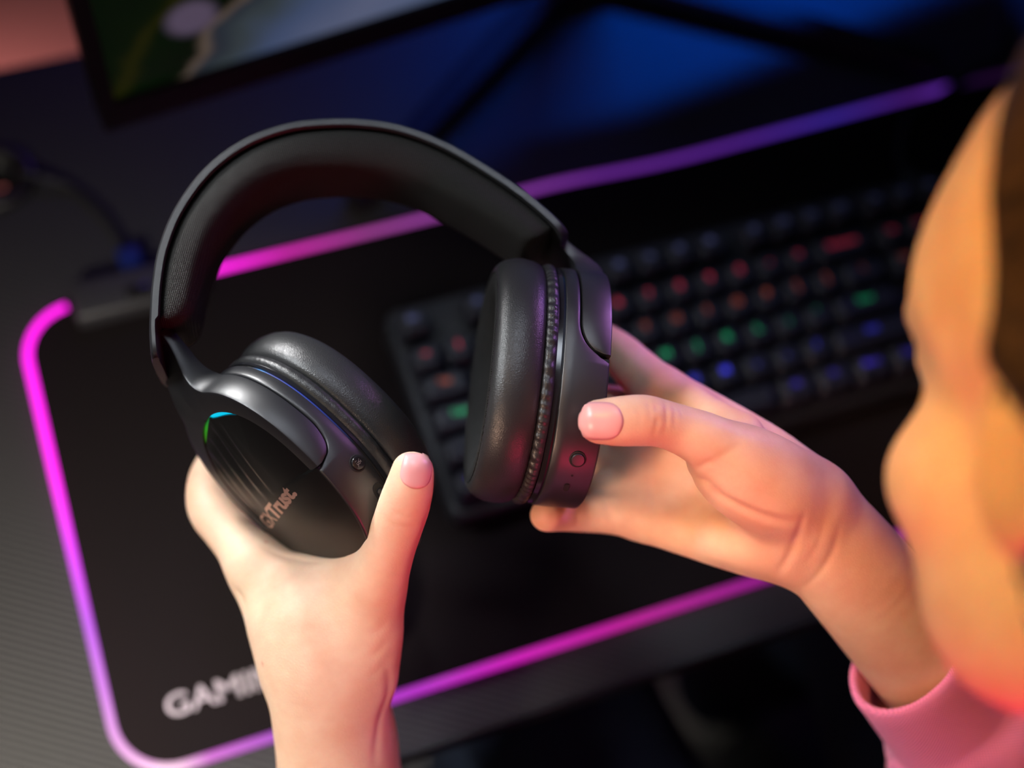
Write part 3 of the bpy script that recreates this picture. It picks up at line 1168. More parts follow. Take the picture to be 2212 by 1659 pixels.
def build_cup(cup, side, arm_len, arm_shift, glow):
    e = empty('ear_cup', (0, 0, 0), '', '')
    del e['label'], e['category']
    e.parent = hp
    e.location = Vector(cup.w(20, 0, 0)) - hp.location
    par = e
    # cushion: soft leather ring
    pr = [(13, 26, 18.5), (8, 28, 21), (4.2, 30.5, 23.5), (1.6, 34.0, 27.0), (0.2, 38.0, 31.0), (0.0, 40.5, 33.4), (0.5, 42.6, 35.4)]
    fab = pr
    v, f = cup_loft(cup, [(16, 23, 16)] + pr, wob=lambda i, th: (0.35 * math.sin(11 * th + 2) + 0.25 * math.sin(23 * th), 0.7 * math.sin(7 * th + i)) if i < 4 else (0, 0), cap0=True)
    obj('inner_mesh', v, f, M_mesh, par)['label'] = 'black woven mesh lining'
    wr = [0.0] * 128
    cush = [(0.8, 42.3, 35.1), (0.45, 42.9, 35.6), (0.3, 43.7, 36.4), (0.9, 45.2, 37.8), (2.3, 46.8, 39.3), (4.6, 48.2, 40.6), (8.0, 49.3, 41.5), (11.5, 49.5, 41.7), (15.0, 49.1, 41.3), (17.6, 48.2, 40.4), (18.9, 47.1, 39.3), (19.2, 45.5, 38.0), (19.0, 42, 34)]
    v, f = cup_loft(cup, cush, wob=lambda i, th: (0.10 * math.sin(60 * th + 3 * math.sin(5 * th)), 0) if i in (1, 2) else (0, 0))
    cu = obj('ear_cushion', v, f, M_leather, par)
    # stitched seam between mesh and leather
    ring = [cup.w(0.35, *oval(2 * PI * i / 160, 42.7, 35.5)) for i in range(160)]
    v, f = tube(ring, [0.00030 + 0.00012 * (i % 2) for i in range(160)], 6, closed=True)
    obj('seam', v, f, M_mesh, cu)
    # gathered leather lip behind the cushion
    lip = [(18.8, 44.5, 36.5), (19.2, 47.0, 38.6), (20.4, 48.3, 39.7), (22.0, 48.7, 39.9), (23.6, 48.2, 39.3), (24.3, 46.5, 38)]

    def pucker(i, th):
        k = (0, 0.6, 1, 0.7, 0.2, 0)[i] * side
        return 0.30 * k * math.sin(74 * th + 2.2 * math.sin(9 * th)), 0.42 * k * math.sin(74 * th + 2.2 * math.sin(9 * th) + 1) + 0.2 * k * math.sin(31 * th)
    v, f = cup_loft(cup, lip, m=420, wob=pucker)
    obj('cushion_lip', v, f, M_leather, par)
    # glossy ring, light slit and housing
    v, f = cup_loft(cup, [(24.0, 45.8, 36.6), (24.2, 48.0, 38.2), (26.0, 48.3, 38.4), (26.2, 46.0, 36.6)])
    obj('trim_ring', v, f, M_gloss, par, auto=0.5)
    v, f = cup_loft(cup, [(25.6, 47.5, 37.6), (28.0, 47.5, 37.6)])
    sm_, snt, sb = newmat('slit_glow')
    sb.inputs['Base Color'].default_value = (0.004, 0.004, 0.004, 1)
    sat = N(snt, 'ShaderNodeAttribute', attribute_name='glow')
    snt.links.new(sat.outputs['Color'], sb.inputs['Emission Color'])
    sb.inputs['Emission Strength'].default_value = glow
    lm = obj('light_slit', v, f, sm_, par)
    sca = lm.data.color_attributes.new('glow', 'FLOAT_COLOR', 'POINT')
    for i in range(256):
        dg_ = math.degrees(2 * PI * (i % 128) / 128)
        k_ = max(0, min(1, (dg_ - 38) / 6)) * max(0, min(1, (100 - dg_) / 30))
        hot = math.exp(-((dg_ - 44) / 4) ** 2)
        sca.data[i].color = (0.02 * k_, 0.05 * k_ + 0.25 * hot * k_, 0.40 * k_ + 0.4 * hot * k_, 1)
    hs = [(26.9, 46.4, 37.0), (27.0, HA - 0.5, HB - 0.3), (27.5, HA, HB), (31.0, HA + 0.1, HB + 0.1)]

    # housing side wall, cut back under the yoke
    def hw(i, th):
        return 0, 0
    rows = []
    m = 240
    for (n, a, b) in hs:
        rows.append([cup.w(n, *oval(2 * PI * i / m, a, b)) for i in range(m)])

    def edge(th):
        th = (th + PI) % (2 * PI) - PI
        t = abs(th)
        if t > TE + 0.02:
            return 45.0, 0.0
        d = (TE - t) * HB                                 # mm from the end of the yoke
        r = 9.0
        if d < r:
            return 32.6 + (r - math.sqrt(max(0, r * r - (r - d) ** 2))), 0.0
        return 32.6, 0.0
    for dn, dr in ((-0.9, 0.05), (-0.25, -0.15), (0.0, -0.7), (0.0, -4.0)):
        row = []
        for i in range(m):
            th = 2 * PI * i / m
            n_, _ = edge(th)
            k = (n_ + dn - 31) / 14.0
            tap = 0.6 * max(0, k) ** 2
            l, q = oval(th, HA + dr - tap, HB + dr - tap)
            row.append(cup.w(n_ + dn, l, q))
        rows.append(row)
    v, f = loft(rows, True, False, False)
    hsg = obj('housing', v, f, M_plastic, par, auto=0.9)

    # outer cap: low dome with a step where the yoke lies over it
    rows = []
    m, K = 240, 34
    ridge_on = 1.0

    def dome(l, q, th, rho):
        z = 44.9 + 3.4 * (1 - rho ** 2.2)
        # soft diagonal steps over the upper, far half
        x = q * 0.92 + l * 0.20 + 6
        fade = max(0, min(1, (-l + 2) / 22)) * max(0, min(1, (12 - q) / 14)) * max(0, min(1, (0.97 - rho) / 0.12))
        s_ = (x / 8.0) % 1.0
        z -= 1.4 * fade * (s_ ** 1.2 if s_ < 0.8 else (0.765 * (1 - s_) / 0.2))
        return z
    for k in range(K + 1):
        rho = 1 - k / K
        row = []
        for i in range(m):
            th = 2 * PI * i / m
            t_ = (th + PI) % (2 * PI) - PI
            ins = inset(t_)
            if abs(abs(t_) - TE) < 0.035:
                ins = 0.4 if abs(t_) > TE else inset(t_)
            ins += gap(t_)
            a, b = HA - 0.9 - ins, HB - 0.9 - ins
            l, q = oval(th, a * rho, b * rho)
            row.append(cup.w(dome(l, q, th, rho), l, q))
        rows.append(row)
    base = []
    for i in range(m):
        th = 2 * PI * i / m
        t_ = (th + PI) % (2 * PI) - PI
        ins = inset(t_)
        ins += gap(t_)
        l, q = oval(th, HA - 0.9 - ins, HB - 0.9 - ins)
        base.append(cup.w(44.4, l, q))
    low = []
    for i in range(m):
        th = 2 * PI * i / m
        t_ = (th + PI) % (2 * PI) - PI
        ins = inset(t_)
        ins += gap(t_)
        l, q = oval(th, HA - 0.9 - ins, HB - 0.9 - ins)
        low.append(cup.w(33.5, l, q))
    v, f = loft([low, base] + rows, True, True, True)
    cap = obj('outer_cap', v, f, M_cap, par, auto=0.6)
    # glowing crescent around the top of the cap
    lv = []
    th0, th1 = math.radians(-34), math.radians(46)
    mm = 80
    for r_ in (0, 1):
        row = []
        for i in range(mm + 1):
            th = th0 + (th1 - th0) * i / mm
            ins = inset(th) + (0.58 if r_ == 0 else 0.92 + gap(th))
            l, q = oval(th, HA - ins, HB - ins)
            row.append(cup.w(44.0, l, q))
        lv.append(row)
    V = [tuple(p) for r in lv for p in r]
    F = [(i, i + 1, mm + 1 + i + 1, mm + 1 + i) for i in range(mm)]
    m_, nt_, b_ = newmat('crescent_glow')
    b_.inputs['Base Color'].default_value = (0.02, 0.02, 0.02, 1)
    a_ = N(nt_, 'ShaderNodeAttribute', attribute_name='glow')
    nt_.links.new(a_.outputs['Color'], b_.inputs['Emission Color'])
    b_.inputs['Emission Strength'].default_value = 1.0
    lc = obj('light_crescent', V, F, m_, par)
    ca = lc.data.color_attributes.new('glow', 'FLOAT_COLOR', 'POINT')
    for j in range(2):
        for i in range(mm + 1):
            t = i / mm
            g_ = lerp_keys([(0, (0.03, 0.13, 0.0)), (0.30, (0.02, 0.27, 0.01)), (0.48, (0.0, 0.10, 0.03)), (0.52, (0.0, 0.60, 0.85)), (1, (0.0, 0.58, 0.90))], t)
            ca.data[j * (mm + 1) + i].color = (*g_, 1)

    # yoke: fork around the top half running up into the slider arm
    yo = []
    tn = 90
    lw = 11.0                                            # half width of the arm

    def outline(t):
        """t 0..1 from yoke end to the top of the arm: outer point, inner point (l, q)"""
        if t < 0.62:
            th = TE * (1 - t / 0.62 * 0.74)
            l, q = oval(th, HA + 0.5, HB + 0.5)
            ins = inset(th) + 0.55
            li, qi = oval(th, HA - ins, HB - ins)
            return (l, q), (li, qi)
        u = (t - 0.62) / 0.38
        th0_ = TE * 0.26
        l0, q0 = oval(th0_, HA + 0.5, HB + 0.5)
        # bezier from the oval to the straight arm
        p0 = np.array([l0, q0])
        p1 = np.array([l0 - 3.2, q0 - 6.0])
        p2 = np.array([-HA - 7.0, lw - 0.5])
        p3 = np.array([-HA - arm_len, lw * 0.92])
        o = (1 - u) ** 3 * p0 + 3 * (1 - u) ** 2 * u * p1 + 3 * (1 - u) * u * u * p2 + u ** 3 * p3
        # inner side runs to the middle line
        thi = th0_ * max(0, 1 - u * 2.2)
        if u < 1 / 2.2:
            ins = inset(thi) + 0.55
            li, qi = oval(thi, HA - ins, HB - ins)
            return tuple(o), (li, qi)
        li = -(HA - inset(0) - 0.55) + (-arm_len - inset(0) - 0.55) * ((u - 1 / 2.2) / (1 - 1 / 2.2))
        return tuple(o), (li, 0.0)

    def shift(l):
        x = max(0, (-l - HA + 1) / (arm_len + 1))
        return -arm_shift * (x * x * (3 - 2 * x))

    V, F = [], []
    ts = [i / tn for i in range(tn + 1)]
    for sg in (1, -1):
        base_i = len(V)
        for t in ts:
            (l, q), (li, qi) = outline(t)
            thk = 1.0
            d = t / 0.62 * TE * HB * 0.74
            r = 9.0
            nlo = 33.2 + (r - math.sqrt(max(0, r * r - (r - d) ** 2)) if d < r else 0)
            nhi = 45.2
            ex = max(0, (-l - HA) / arm_len)
            nlo = nlo + 6.0 * min(1, ex * 1.3)
            du = np.array([l - li, q - qi])
            du = du / (np.linalg.norm(du) + 1e-9)
            prf = [(0, nlo + 1.0), (0.25, nlo + 0.25), (1.0, nlo), (None, nlo), (None, nhi), (1.3, nhi), (0.45, nhi - 0.35), (0, nhi - 1.2)]
            for off, n_ in prf:
                if off is None:
                    ll, qq = li, qi
                else:
                    ll, qq = l - du[0] * off, q - du[1] * off
                if n_ < nhi - 2 and n_ > nhi - 2:
                    pass
                V.append(cup.w(min(n_, nhi) + shift(ll), ll, sg * qq))
        for i in range(tn):
            for j in range(8):
                a, b = base_i + i * 8 + j, base_i + i * 8 + (j + 1) % 8
                F.append((a, b, b + 8, a + 8))
        F.append(tuple(base_i + j for j in range(8)))
        F.append(tuple(base_i + tn * 8 + j for j in range(8)))
    yk = obj('yoke', V, F, M_plastic, par, auto=0.55)
    return e, hsg, cap


def wall_point(cup, n, th, off=0.0):
    l, q = oval(th, HA + off, HB + off)
    p = cup.p(n, l, q)
    l2, q2 = oval(th + 0.01, HA + off, HB + off)
    t = unit(cup.p(n, l2, q2) - p)
    nrm = unit(np.cross(t, cup.N))
    if nrm @ (p - cup.p(n, 0, 0)) < 0:
        nrm = -nrm
    return p, nrm, t


def disc(p, nrm, a1, a2, r1, r2, prof, m=28, pw=1.0):
    """small turned button; prof rows (radius factor, height)"""
    rows = []
    for k, h in prof:
        rows.append([cam2w(p + a1 * r1 * k * math.copysign(abs(math.cos(2 * PI * i / m)) ** pw, math.cos(2 * PI * i / m)) + a2 * r2 * k * math.copysign(abs(math.sin(2 * PI * i / m)) ** pw, math.sin(2 * PI * i / m)) + nrm * h) for i in range(m)])
    return loft(rows, True, False, True)


M_dark = simple('dark_recess', (0.003, 0.003, 0.003), 0.7)
CL = Cup((597, 1056), 559, (-0.57, -0.59, 0.575), (0.72, -0.69, 0.0))
CR = Cup((1272, 845), 574, (0.955, 0.0, -0.17), (-0.08, -0.93, 0.34))
eL, hsL, capL = build_cup(CL, 0.15, 27, 9, 1.0)
TE = math.radians(89)
eR, hsR, capR = build_cup(CR, 1.0, 17, 18, 0.03)

# buttons and sockets on the housing walls
def button(cup, host, n, thd, r, name='button', lab=None):
    p, nr, t = wall_point(cup, n, math.radians(thd), 0.05)
    v, f = disc(p, nr, t, cup.N, r * 1.28, r * 1.28, [(1.0, 0.06), (0.93, 0.22), (0.80, 0.05)])
    rg = obj('button_rim', v, f, M_dark, host)
    v, f = disc(p, nr, t, cup.N, r, r, [(0.97, -0.2), (1.0, 0.55), (0.92, 0.85), (0.7, 0.92)])
    b = obj(name, v, f, M_gloss if cup is CL else M_plastic, host, auto=0.8)
    if lab:
        b['label'] = lab
    return p, nr, t


p, nr, t = button(CL, hsL, 31.6, 108, 2.7, 'mute_button')
# crossed-out microphone mark
mk = []
tt = -t


def stroke(a, b, w=0.16):
    A = p + nr * 0.97 + tt * a[0] + CL.N * a[1]
    B = p + nr * 0.97 + tt * b[0] + CL.N * b[1]
    q = unit(np.cross(B - A, nr)) * w / 2
    mk.append(([cam2w(A - q), cam2w(B - q), cam2w(B + q), cam2w(A + q)], [(0, 1, 2, 3)]))


for a, b in (((-1.2, 1.2), (1.2, -1.2)), ((-0.35, -0.2), (-0.35, 0.9)), ((0.35, -0.2), (0.35, 0.9)), ((-0.35, 0.9), (0.35, 0.9)), ((-0.7, -0.3), (0, -0.85)), ((0, -0.85), (0.7, -0.3)), ((0, -0.85), (0, -1.3)), ((-0.5, -1.3), (0.5, -1.3)), ((1.05, 0.1), (1.25, 0.6)), ((1.25, 0.6), (1.05, 1.1))):
    stroke(a, b)
v, f = merge(mk)
M_mark = simple('engraved_mark', (0.20, 0.18, 0.17), 0.5)
obj('mute_symbol', v, f, M_mark, hsL, smooth=False)
p, nr, t = wall_point(CL, 31.0, math.radians(127), 0.06)
v, f = disc(p, nr, t, CL.N, 4.2, 2.6, [(1.0, 0.04), (0.95, 0.12), (0.85, 0.06)], pw=0.8)
obj('switch_recess', v, f, M_dark, hsL)
v, f = disc(p, nr, t, CL.N, 1.8, 1.5, [(1.0, 0.0), (1.0, 0.6), (0.8, 0.9)], pw=0.7)
obj('switch', v, f, M_gloss, hsL, auto=0.8)
button(CR, hsR, 37.2, 139, 2.6, 'power_button')
p, nr, t = wall_point(CR, 36.6, math.radians(150), 0.06)
v, f = disc(p, nr, t, CR.N, 0.45, 0.45, [(1.0, 0.05), (0.5, 0.07)])
obj('status_light', v, f, M_dark, hsR)
p, nr, t = wall_point(CR, 35.8, math.radians(160), 0.06)
v, f = disc(p, nr, t, CR.N, 2.2, 1.1, [(1.0, 0.05), (0.9, 0.1), (0.8, 0.06)], pw=0.7)
obj('charging_socket', v, f, M_dark, hsR)

# lettering on the left cap
tv, tf = text_mesh('GX', 10, 0.0, 1.0)
t2, tf2 = text_mesh('Trust.', 10, 0.40, 0.95)


def fit(tv, x0, x1, h):
    mn, mx = tv.min(0), tv.max(0)
    return np.stack([x0 + (tv[:, 0] - mn[0]) / (mx[0] - mn[0]) * (x1 - x0), (tv[:, 1] - mn[1]) / (mx[1] - mn[1]) * h], 1)


A2, B2 = fit(tv, -23.5, -9.0, 6.8), fit(t2, -10.0, 21.0, 7.2)
M_copper = simple('copper_print', (0.62, 0.40, 0.33), 0.32, 0.7)
for pts, ff in ((A2, tf), (B2, tf2)):
    vv = []
    for x, y in pts:
        q = -5.0 + x * 0.98
        l = 8.5 - y
        # height of the dome at that point
        rl, rq = abs(l) / (HA - 1.3), abs(q) / (HB - 1.3)
        rho = min(1, (rl ** 2.25 + rq ** 2.25) ** (1 / 2.25))
        vv.append(CL.w(44.9 + 3.4 * (1 - rho ** 2.2) + 0.10, l, q))
    obj('printed_logo', vv, ff, M_copper, capL, smooth=False)['label'] = 'copper lettering'

# headband: shell and padding swept along an arch
W_ = unit((0.08, 0.32, 0.945))
P0 = at(700, 700, 549)


def on_plane(px, py):
    d = at(px, py, 1.0)
    return d * ((W_ @ P0) / (W_ @ d))


rim_px = [(331, 768), (328, 730), (327, 690), (332, 610), (347, 530), (383, 445), (445, 363), (525, 303), (615, 269), (700, 258), (785, 259), (870, 273), (960, 307), (1050, 358), (1130, 412), (1190, 462), (1226, 499)]
path = catmull([on_plane(*q) for q in rim_px], 8)
seg = np.linalg.norm(np.diff(path, axis=0), axis=1)
sl_ = np.concatenate([[0], np.cumsum(seg)])
TOT = sl_[-1]
path = path - W_ * 20.5                                   # middle of the band


def frame_at(i):
    a = path[min(i + 1, len(path) - 1)] - path[max(i - 1, 0)]
    t = unit(a)
    o = unit(np.cross(t, W_))
    # outwards: away from the middle of the arch
    ctr = P0 + np.array([20, -10, 0])
    if o @ (path[i] - ctr) < 0:
        o = -o
    return t, o


def sect(i, prof):
    t, o = frame_at(i)
    return [cam2w(path[i] + o * r + W_ * w) for r, w in prof]


band = empty('headband', (0, 0, 0), '', '')
del band['label'], band['category']
band.parent = hp
band.location = Vector(cam2w(path[len(path) // 2])) - hp.location
rows = []
for i in range(len(path)):
    e0 = min(1, sl_[i] / 6, (TOT - sl_[i]) / 6)
    hw_ = 20.5 * (0.86 + 0.14 * math.sqrt(max(0, 1 - (1 - e0) ** 2)))
    low = sl_[i] < 15                                     # slider housing tip without the raised rim
    k = 1.0 if not low else 0.55
    kk = 1.0
    rows.append(sect(i, [(0.9 * kk, -hw_ + 1), (0.0, -hw_), (-2.4 * k, -hw_), (-3.0 * k, -hw_ + 1.6), (-2.4 * k, -hw_ + 3), (-1.4, 0), (-2.4 * k, hw_ - 3), (-3.0 * k, hw_ - 1.6), (-2.4 * k, hw_), (0.0, hw_), (0.9 * kk, hw_ - 1), (1.7, hw_ - 6), (2.0, 0), (1.7, -hw_ + 6)]))
v, f = loft(rows)
obj('band_shell', v, f, M_plastic, band, auto=0.7)
rows = []
s0, s1 = 16.0, TOT - 5.5
idx = [i for i in range(len(path)) if s0 <= sl_[i] <= s1]
for i in idx:
    e = min(1, (sl_[i] - s0 + 0.4) / 9.0, (s1 - sl_[i] + 0.4) / 7.0)
    k = math.sqrt(max(0.02, 1 - (1 - e) ** 2.2))
    T = (13.5 + 5.0 * math.sin(PI * min(1, max(0, (sl_[i] - s0) / (s1 - s0)))) ** 0.6) * (0.45 + 0.55 * k)
    hw_ = 19.4 * (0.86 + 0.14 * k)
    pr = []
    for j in range(28):
        a = 2 * PI * j / 28
        ca_, sa_ = math.cos(a), math.sin(a)
        w = hw_ * math.copysign(abs(ca_) ** 0.50, ca_)
        r = (T / 2) * math.copysign(abs(sa_) ** 0.72, sa_)
        pr.append((-0.9 - T / 2 + r, w))
    rows.append(sect(i, pr))
v, f = loft(rows)
obj('band_padding', v, f, M_bandfab, band)

# ------------------------------------------------------------------ the person
ps = empty('person', (0.14, -0.45, 0.0), 'dark-haired person in a pink sweatshirt holding the headphones in both hands', 'person')
SK = 1.0


def displace(V, F, lines):
    """shallow creases pressed into a surface: lines = (points mm, depth mm, width mm)"""
    fn = np.zeros_like(V)
    a, b, c_, d = V[F[:, 0]], V[F[:, 1]], V[F[:, 2]], V[F[:, 3]]
    nn = np.cross(c_ - a, d - b)
    for k in range(4):
        np.add.at(fn, F[:, k], nn)
    fn /= np.linalg.norm(fn, axis=1, keepdims=True) + 1e-9
    out = V.copy()
    for pts, dep, wid in lines:
        pts = catmull(np.asarray(pts, float), 6)
        lo, hi = pts.min(0) - 3 * wid, pts.max(0) + 3 * wid
        sel = np.where(((V > lo) & (V < hi)).all(1))[0]
        if not len(sel):
            continue
        P = V[sel]
        best = np.full(len(P), 1e9)
        tt = np.zeros(len(P))
        for i in range(len(pts) - 1):
            p, q = pts[i], pts[i + 1]
            dd = q - p
            t = np.clip(((P - p) @ dd) / (dd @ dd + 1e-9), 0, 1)
            dist = np.linalg.norm(P - p - t[:, None] * dd, axis=1)
            m = dist < best
            best = np.where(m, dist, best)
            tt = np.where(m, (i + t) / (len(pts) - 1), tt)
        w = np.exp(-(best / wid) ** 2) * np.sin(np.pi * np.clip(tt, 0.03, 0.97)) ** 0.5
        out[sel] -= fn[sel] * (dep * w)[:, None]
    return out


def on_skin(fld, rows, d0=480):
    """pixels on the near skin surface -> points"""
    P = np.array([at(x, y, d0) for x, y in rows])
    D = np.array([unit(at(x, y, 1.0)) for x, y in rows])
    out = []
    for p, d in zip(P, D):
        out.append(fld.drop(p[None], d, reach=190, step=0.6)[0])
    return np.array(out)


# ---- left hand and forearm
fl = Field((-150, -235, -690), (-28, 10, -505), 1.0)
# forearm and wrist
fl.chain(px_chain([(760, 1960, 640, 150, .85), (738, 1800, 612, 138, .85), (728, 1659, 592, 129, .85), (716, 1560, 582, 127, .84), (709, 1490, 577, 131, .82), (700, 1420, 575, 136, .85), (690, 1350, 577, 138, .9)], 4), 5)
# bulge of the inner wrist on the right
fl.chain(px_chain([(800, 1880, 640, 85), (792, 1740, 622, 82), (785, 1640, 612, 78), (784, 1580, 606, 72), (790, 1520, 604, 50)], 4), 4)
# metacarpals towards the knuckles
fl.chain(px_chain([(665, 1420, 580, 105, .8), (622, 1340, 584, 90, .8), (586, 1270, 588, 72, .85), (553, 1218, 590, 60)], 4), 8)
fl.chain(px_chain([(690, 1430, 596, 90), (640, 1330, 606, 75), (598, 1250, 612, 58)], 4), 10)
fl.chain(px_chain([(710, 1440, 606, 85), (670, 1350, 622, 72), (640, 1275, 634, 55)], 4), 10)
fl.chain(px_chain([(740, 1450, 606, 80), (715, 1370, 630, 66), (692, 1300, 650, 50)], 4), 10)
# index finger
ix = px_chain([(553, 1222, 590, 60), (518, 1178, 593, 54), (485, 1140, 597, 50), (460, 1108, 601, 50), (449, 1078, 606, 47), (448, 1040, 614, 42), (462, 1005, 626, 39), (490, 975, 640, 37), (520, 955, 650, 33)], 4)
fl.chain(ix, 6)
# middle, ring and little finger behind the cup
fl.chain(px_chain([(598, 1250, 612, 56), (545, 1180, 630, 46), (530, 1110, 648, 44), (560, 1050, 662, 40), (610, 1010, 668, 36)], 4), 3)
fl.chain(px_chain([(640, 1275, 634, 54), (615, 1200, 655, 45), (640, 1120, 668, 43), (690, 1070, 668, 39), (740, 1040, 660, 34)], 4), 2)
fl.chain(px_chain([(692, 1300, 650, 48), (730, 1235, 662, 40), (790, 1195, 655, 36), (840, 1175, 640, 33), (876, 1160, 628, 29)], 4), 2)
# thumb
th = px_chain([(770, 1450, 572, 88, .8), (790, 1370, 566, 82, .8), (803, 1300, 560, 70, .85), (822, 1240, 552, 62, .9), (842, 1180, 545, 57, .92), (860, 1130, 539, 56, .92), (874, 1088, 534, 56, .90), (885, 1050, 530, 52, .85), (892, 1016, 528, 46, .8)], 5)
fl.chain(th, 9)
# web between thumb and index
fl.chain(px_chain([(575, 1250, 588, 52, .7), (630, 1262, 580, 58, .5), (690, 1282, 572, 70, .45), (745, 1275, 566, 72, .5), (790, 1250, 560, 62, .6)], 4), 12)
fl.chain(px_chain([(690, 1300, 580, 100, .6), (700, 1380, 576, 110, .8)], 3), 10)
# inner swelling at the root of the index finger
fl.chain(px_chain([(560, 1190, 606, 48), (590, 1200, 602, 44), (610, 1218, 598, 34)], 3), 4)
VL, FL = fl.mesh(3)

# ---- right hand and forearm
fr = Field((-25, -175, -700), (195, 45, -500), 1.0)
RFA = [(1778, 1160, 566, 122, .74), (1852, 1243, 577, 126, .78), (1927, 1328, 591, 131, .82), (2010, 1420, 607, 138, .85), (2110, 1530, 628, 148, .88)]
fr.chain(px_chain([(1690, 1085, 560, 118, .7), (1735, 1120, 561, 119, .72)] + RFA, 4), 5)
# palm bones
fr.chain(px_chain([(1750, 1090, 566, 92, .8), (1665, 1010, 572, 82, .8), (1590, 955, 578, 74, .8), (1510, 902, 584, 66, .85), (1430, 852, 592, 60)], 4), 7)
fr.chain(px_chain([(1740, 1130, 572, 85), (1620, 1040, 582, 74), (1500, 970, 592, 66), (1400, 915, 602, 58)], 4), 8)
fr.chain(px_chain([(1740, 1160, 575, 85), (1620, 1100, 584, 72), (1500, 1050, 592, 64), (1395, 1005, 602, 56)], 4), 8)
fr.chain(px_chain([(1705, 1190, 572, 72, .9), (1640, 1178, 574, 72, .85), (1560, 1158, 580, 68, .85), (1480, 1135, 586, 64, .85), (1390, 1112, 594, 58)], 4), 7)
# heel of the hand
fr.chain(px_chain([(1690, 1192, 566, 56), (1620, 1176, 566, 58), (1560, 1160, 571, 52)], 4), 6)
# little finger under the cup
fr.chain(px_chain([(1395, 1112, 594, 56), (1320, 1108, 596, 46), (1262, 1110, 594, 40), (1215, 1112, 586, 36), (1182, 1113, 578, 36, 1.05)], 4), 3)
# flesh between the roots of the ring and little fingers
fr.chain(px_chain([(1420, 1065, 598, 52), (1360, 1055, 603, 46), (1305, 1055, 608, 38)], 3), 6)
fr.chain(px_chain([(1420, 960, 602, 50), (1360, 945, 610, 44)], 3), 6)
# ring, middle and index behind the cup
fr.chain(px_chain([(1395, 1005, 602, 54), (1310, 1000, 622, 45), (1220, 1010, 634, 42), (1130, 1025, 634, 38), (1060, 1038, 624, 35), (1038, 1040, 618, 30)], 4), 2)
fr.chain(px_chain([(1400, 915, 602, 55), (1320, 880, 622, 47), (1230, 880, 637, 44), (1140, 900, 640, 40), (1080, 915, 634, 34)], 4), 2)
fr.chain(px_chain([(1430, 852, 592, 58), (1375, 800, 602, 50), (1330, 758, 614, 45), (1275, 730, 628, 42), (1210, 730, 636, 40), (1150, 745, 638, 34)], 4), 3)
# thumb
tr = px_chain([(1745, 1095, 556, 100, .75), (1680, 1050, 546, 98, .75), (1610, 1010, 538, 86, .8), (1560, 975, 534, 70, .85), (1515, 947, 531, 60, .9), (1462, 925, 528, 53, .92), (1418, 912, 525, 53, .95), (1385, 908, 523, 56, .92), (1335, 910, 521, 54, .85), (1292, 911, 521, 48, .78)], 5)
fr.chain(tr, 7)
# ball of the thumb
fr.ell(at(1615, 1030, 545), (27, 17, 15), [unit((.80, -.58, 0)), unit((.58, .80, 0)), (0, 0, 1)], 8)
# web from thumb to index
fr.chain(px_chain([(1600, 945, 560, 55, .7), (1540, 912, 566, 50, .6), (1480, 880, 576, 46, .6)], 4), 9)
VR, FR_ = fr.mesh(3)


def S(fld, pts, dep=0.35, wid=1.1):
    return (on_skin(fld, pts), dep, wid)


linesR = [S(fr, [(1405, 850), (1418, 880), (1420, 912), (1412, 942)], .45, 1.0), S(fr, [(1392, 856), (1404, 885), (1404, 915)], .28, .9), S(fr, [(1432, 862), (1440, 890), (1440, 915), (1434, 935)], .35, .9),
          S(fr, [(1452, 872), (1458, 900), (1455, 925)], .25, .9), S(fr, [(1470, 880), (1474, 905)], .2, .9), S(fr, [(1376, 870), (1383, 900), (1380, 925)], .15, .9),
          # palm lines and the fold below the ball of the thumb
          S(fr, [(1480, 1000), (1515, 1040), (1560, 1075), (1620, 1105), (1680, 1125), (1730, 1130)], 1.3, 2.2), S(fr, [(1412, 970), (1413, 1040), (1410, 1100), (1414, 1170)], .6, 1.6),
          S(fr, [(1490, 1060), (1485, 1100), (1492, 1150)], .3, 1.6), S(fr, [(1306, 1060), (1312, 1100), (1330, 1150)], .6, 1.4), S(fr, [(1240, 1080), (1246, 1110), (1243, 1140)], .5, 1.2),
          S(fr, [(1560, 1010), (1600, 1040), (1650, 1060), (1690, 1062)], .3, 1.5), S(fr, [(1575, 1035), (1610, 1060), (1660, 1080)], .3, 1.4), S(fr, [(1600, 1065), (1640, 1085), (1690, 1095)], .3, 1.3), S(fr, [(1545, 985), (1570, 980), (1600, 960)], .4, 1.8),
          # wrist folds
          S(fr, [(1735, 1115), (1722, 1160), (1706, 1200), (1680, 1240)], .9, 1.8), S(fr, [(1812, 1140), (1800, 1190), (1770, 1240), (1735, 1270)], .5, 1.8), S(fr, [(1780, 1120), (1770, 1170), (1740, 1220)], .3, 1.5),
          S(fr, [(1510, 1010), (1530, 1000), (1560, 1000)], .5, 1.6)]
VR2 = displace(VR, FR_, linesR)
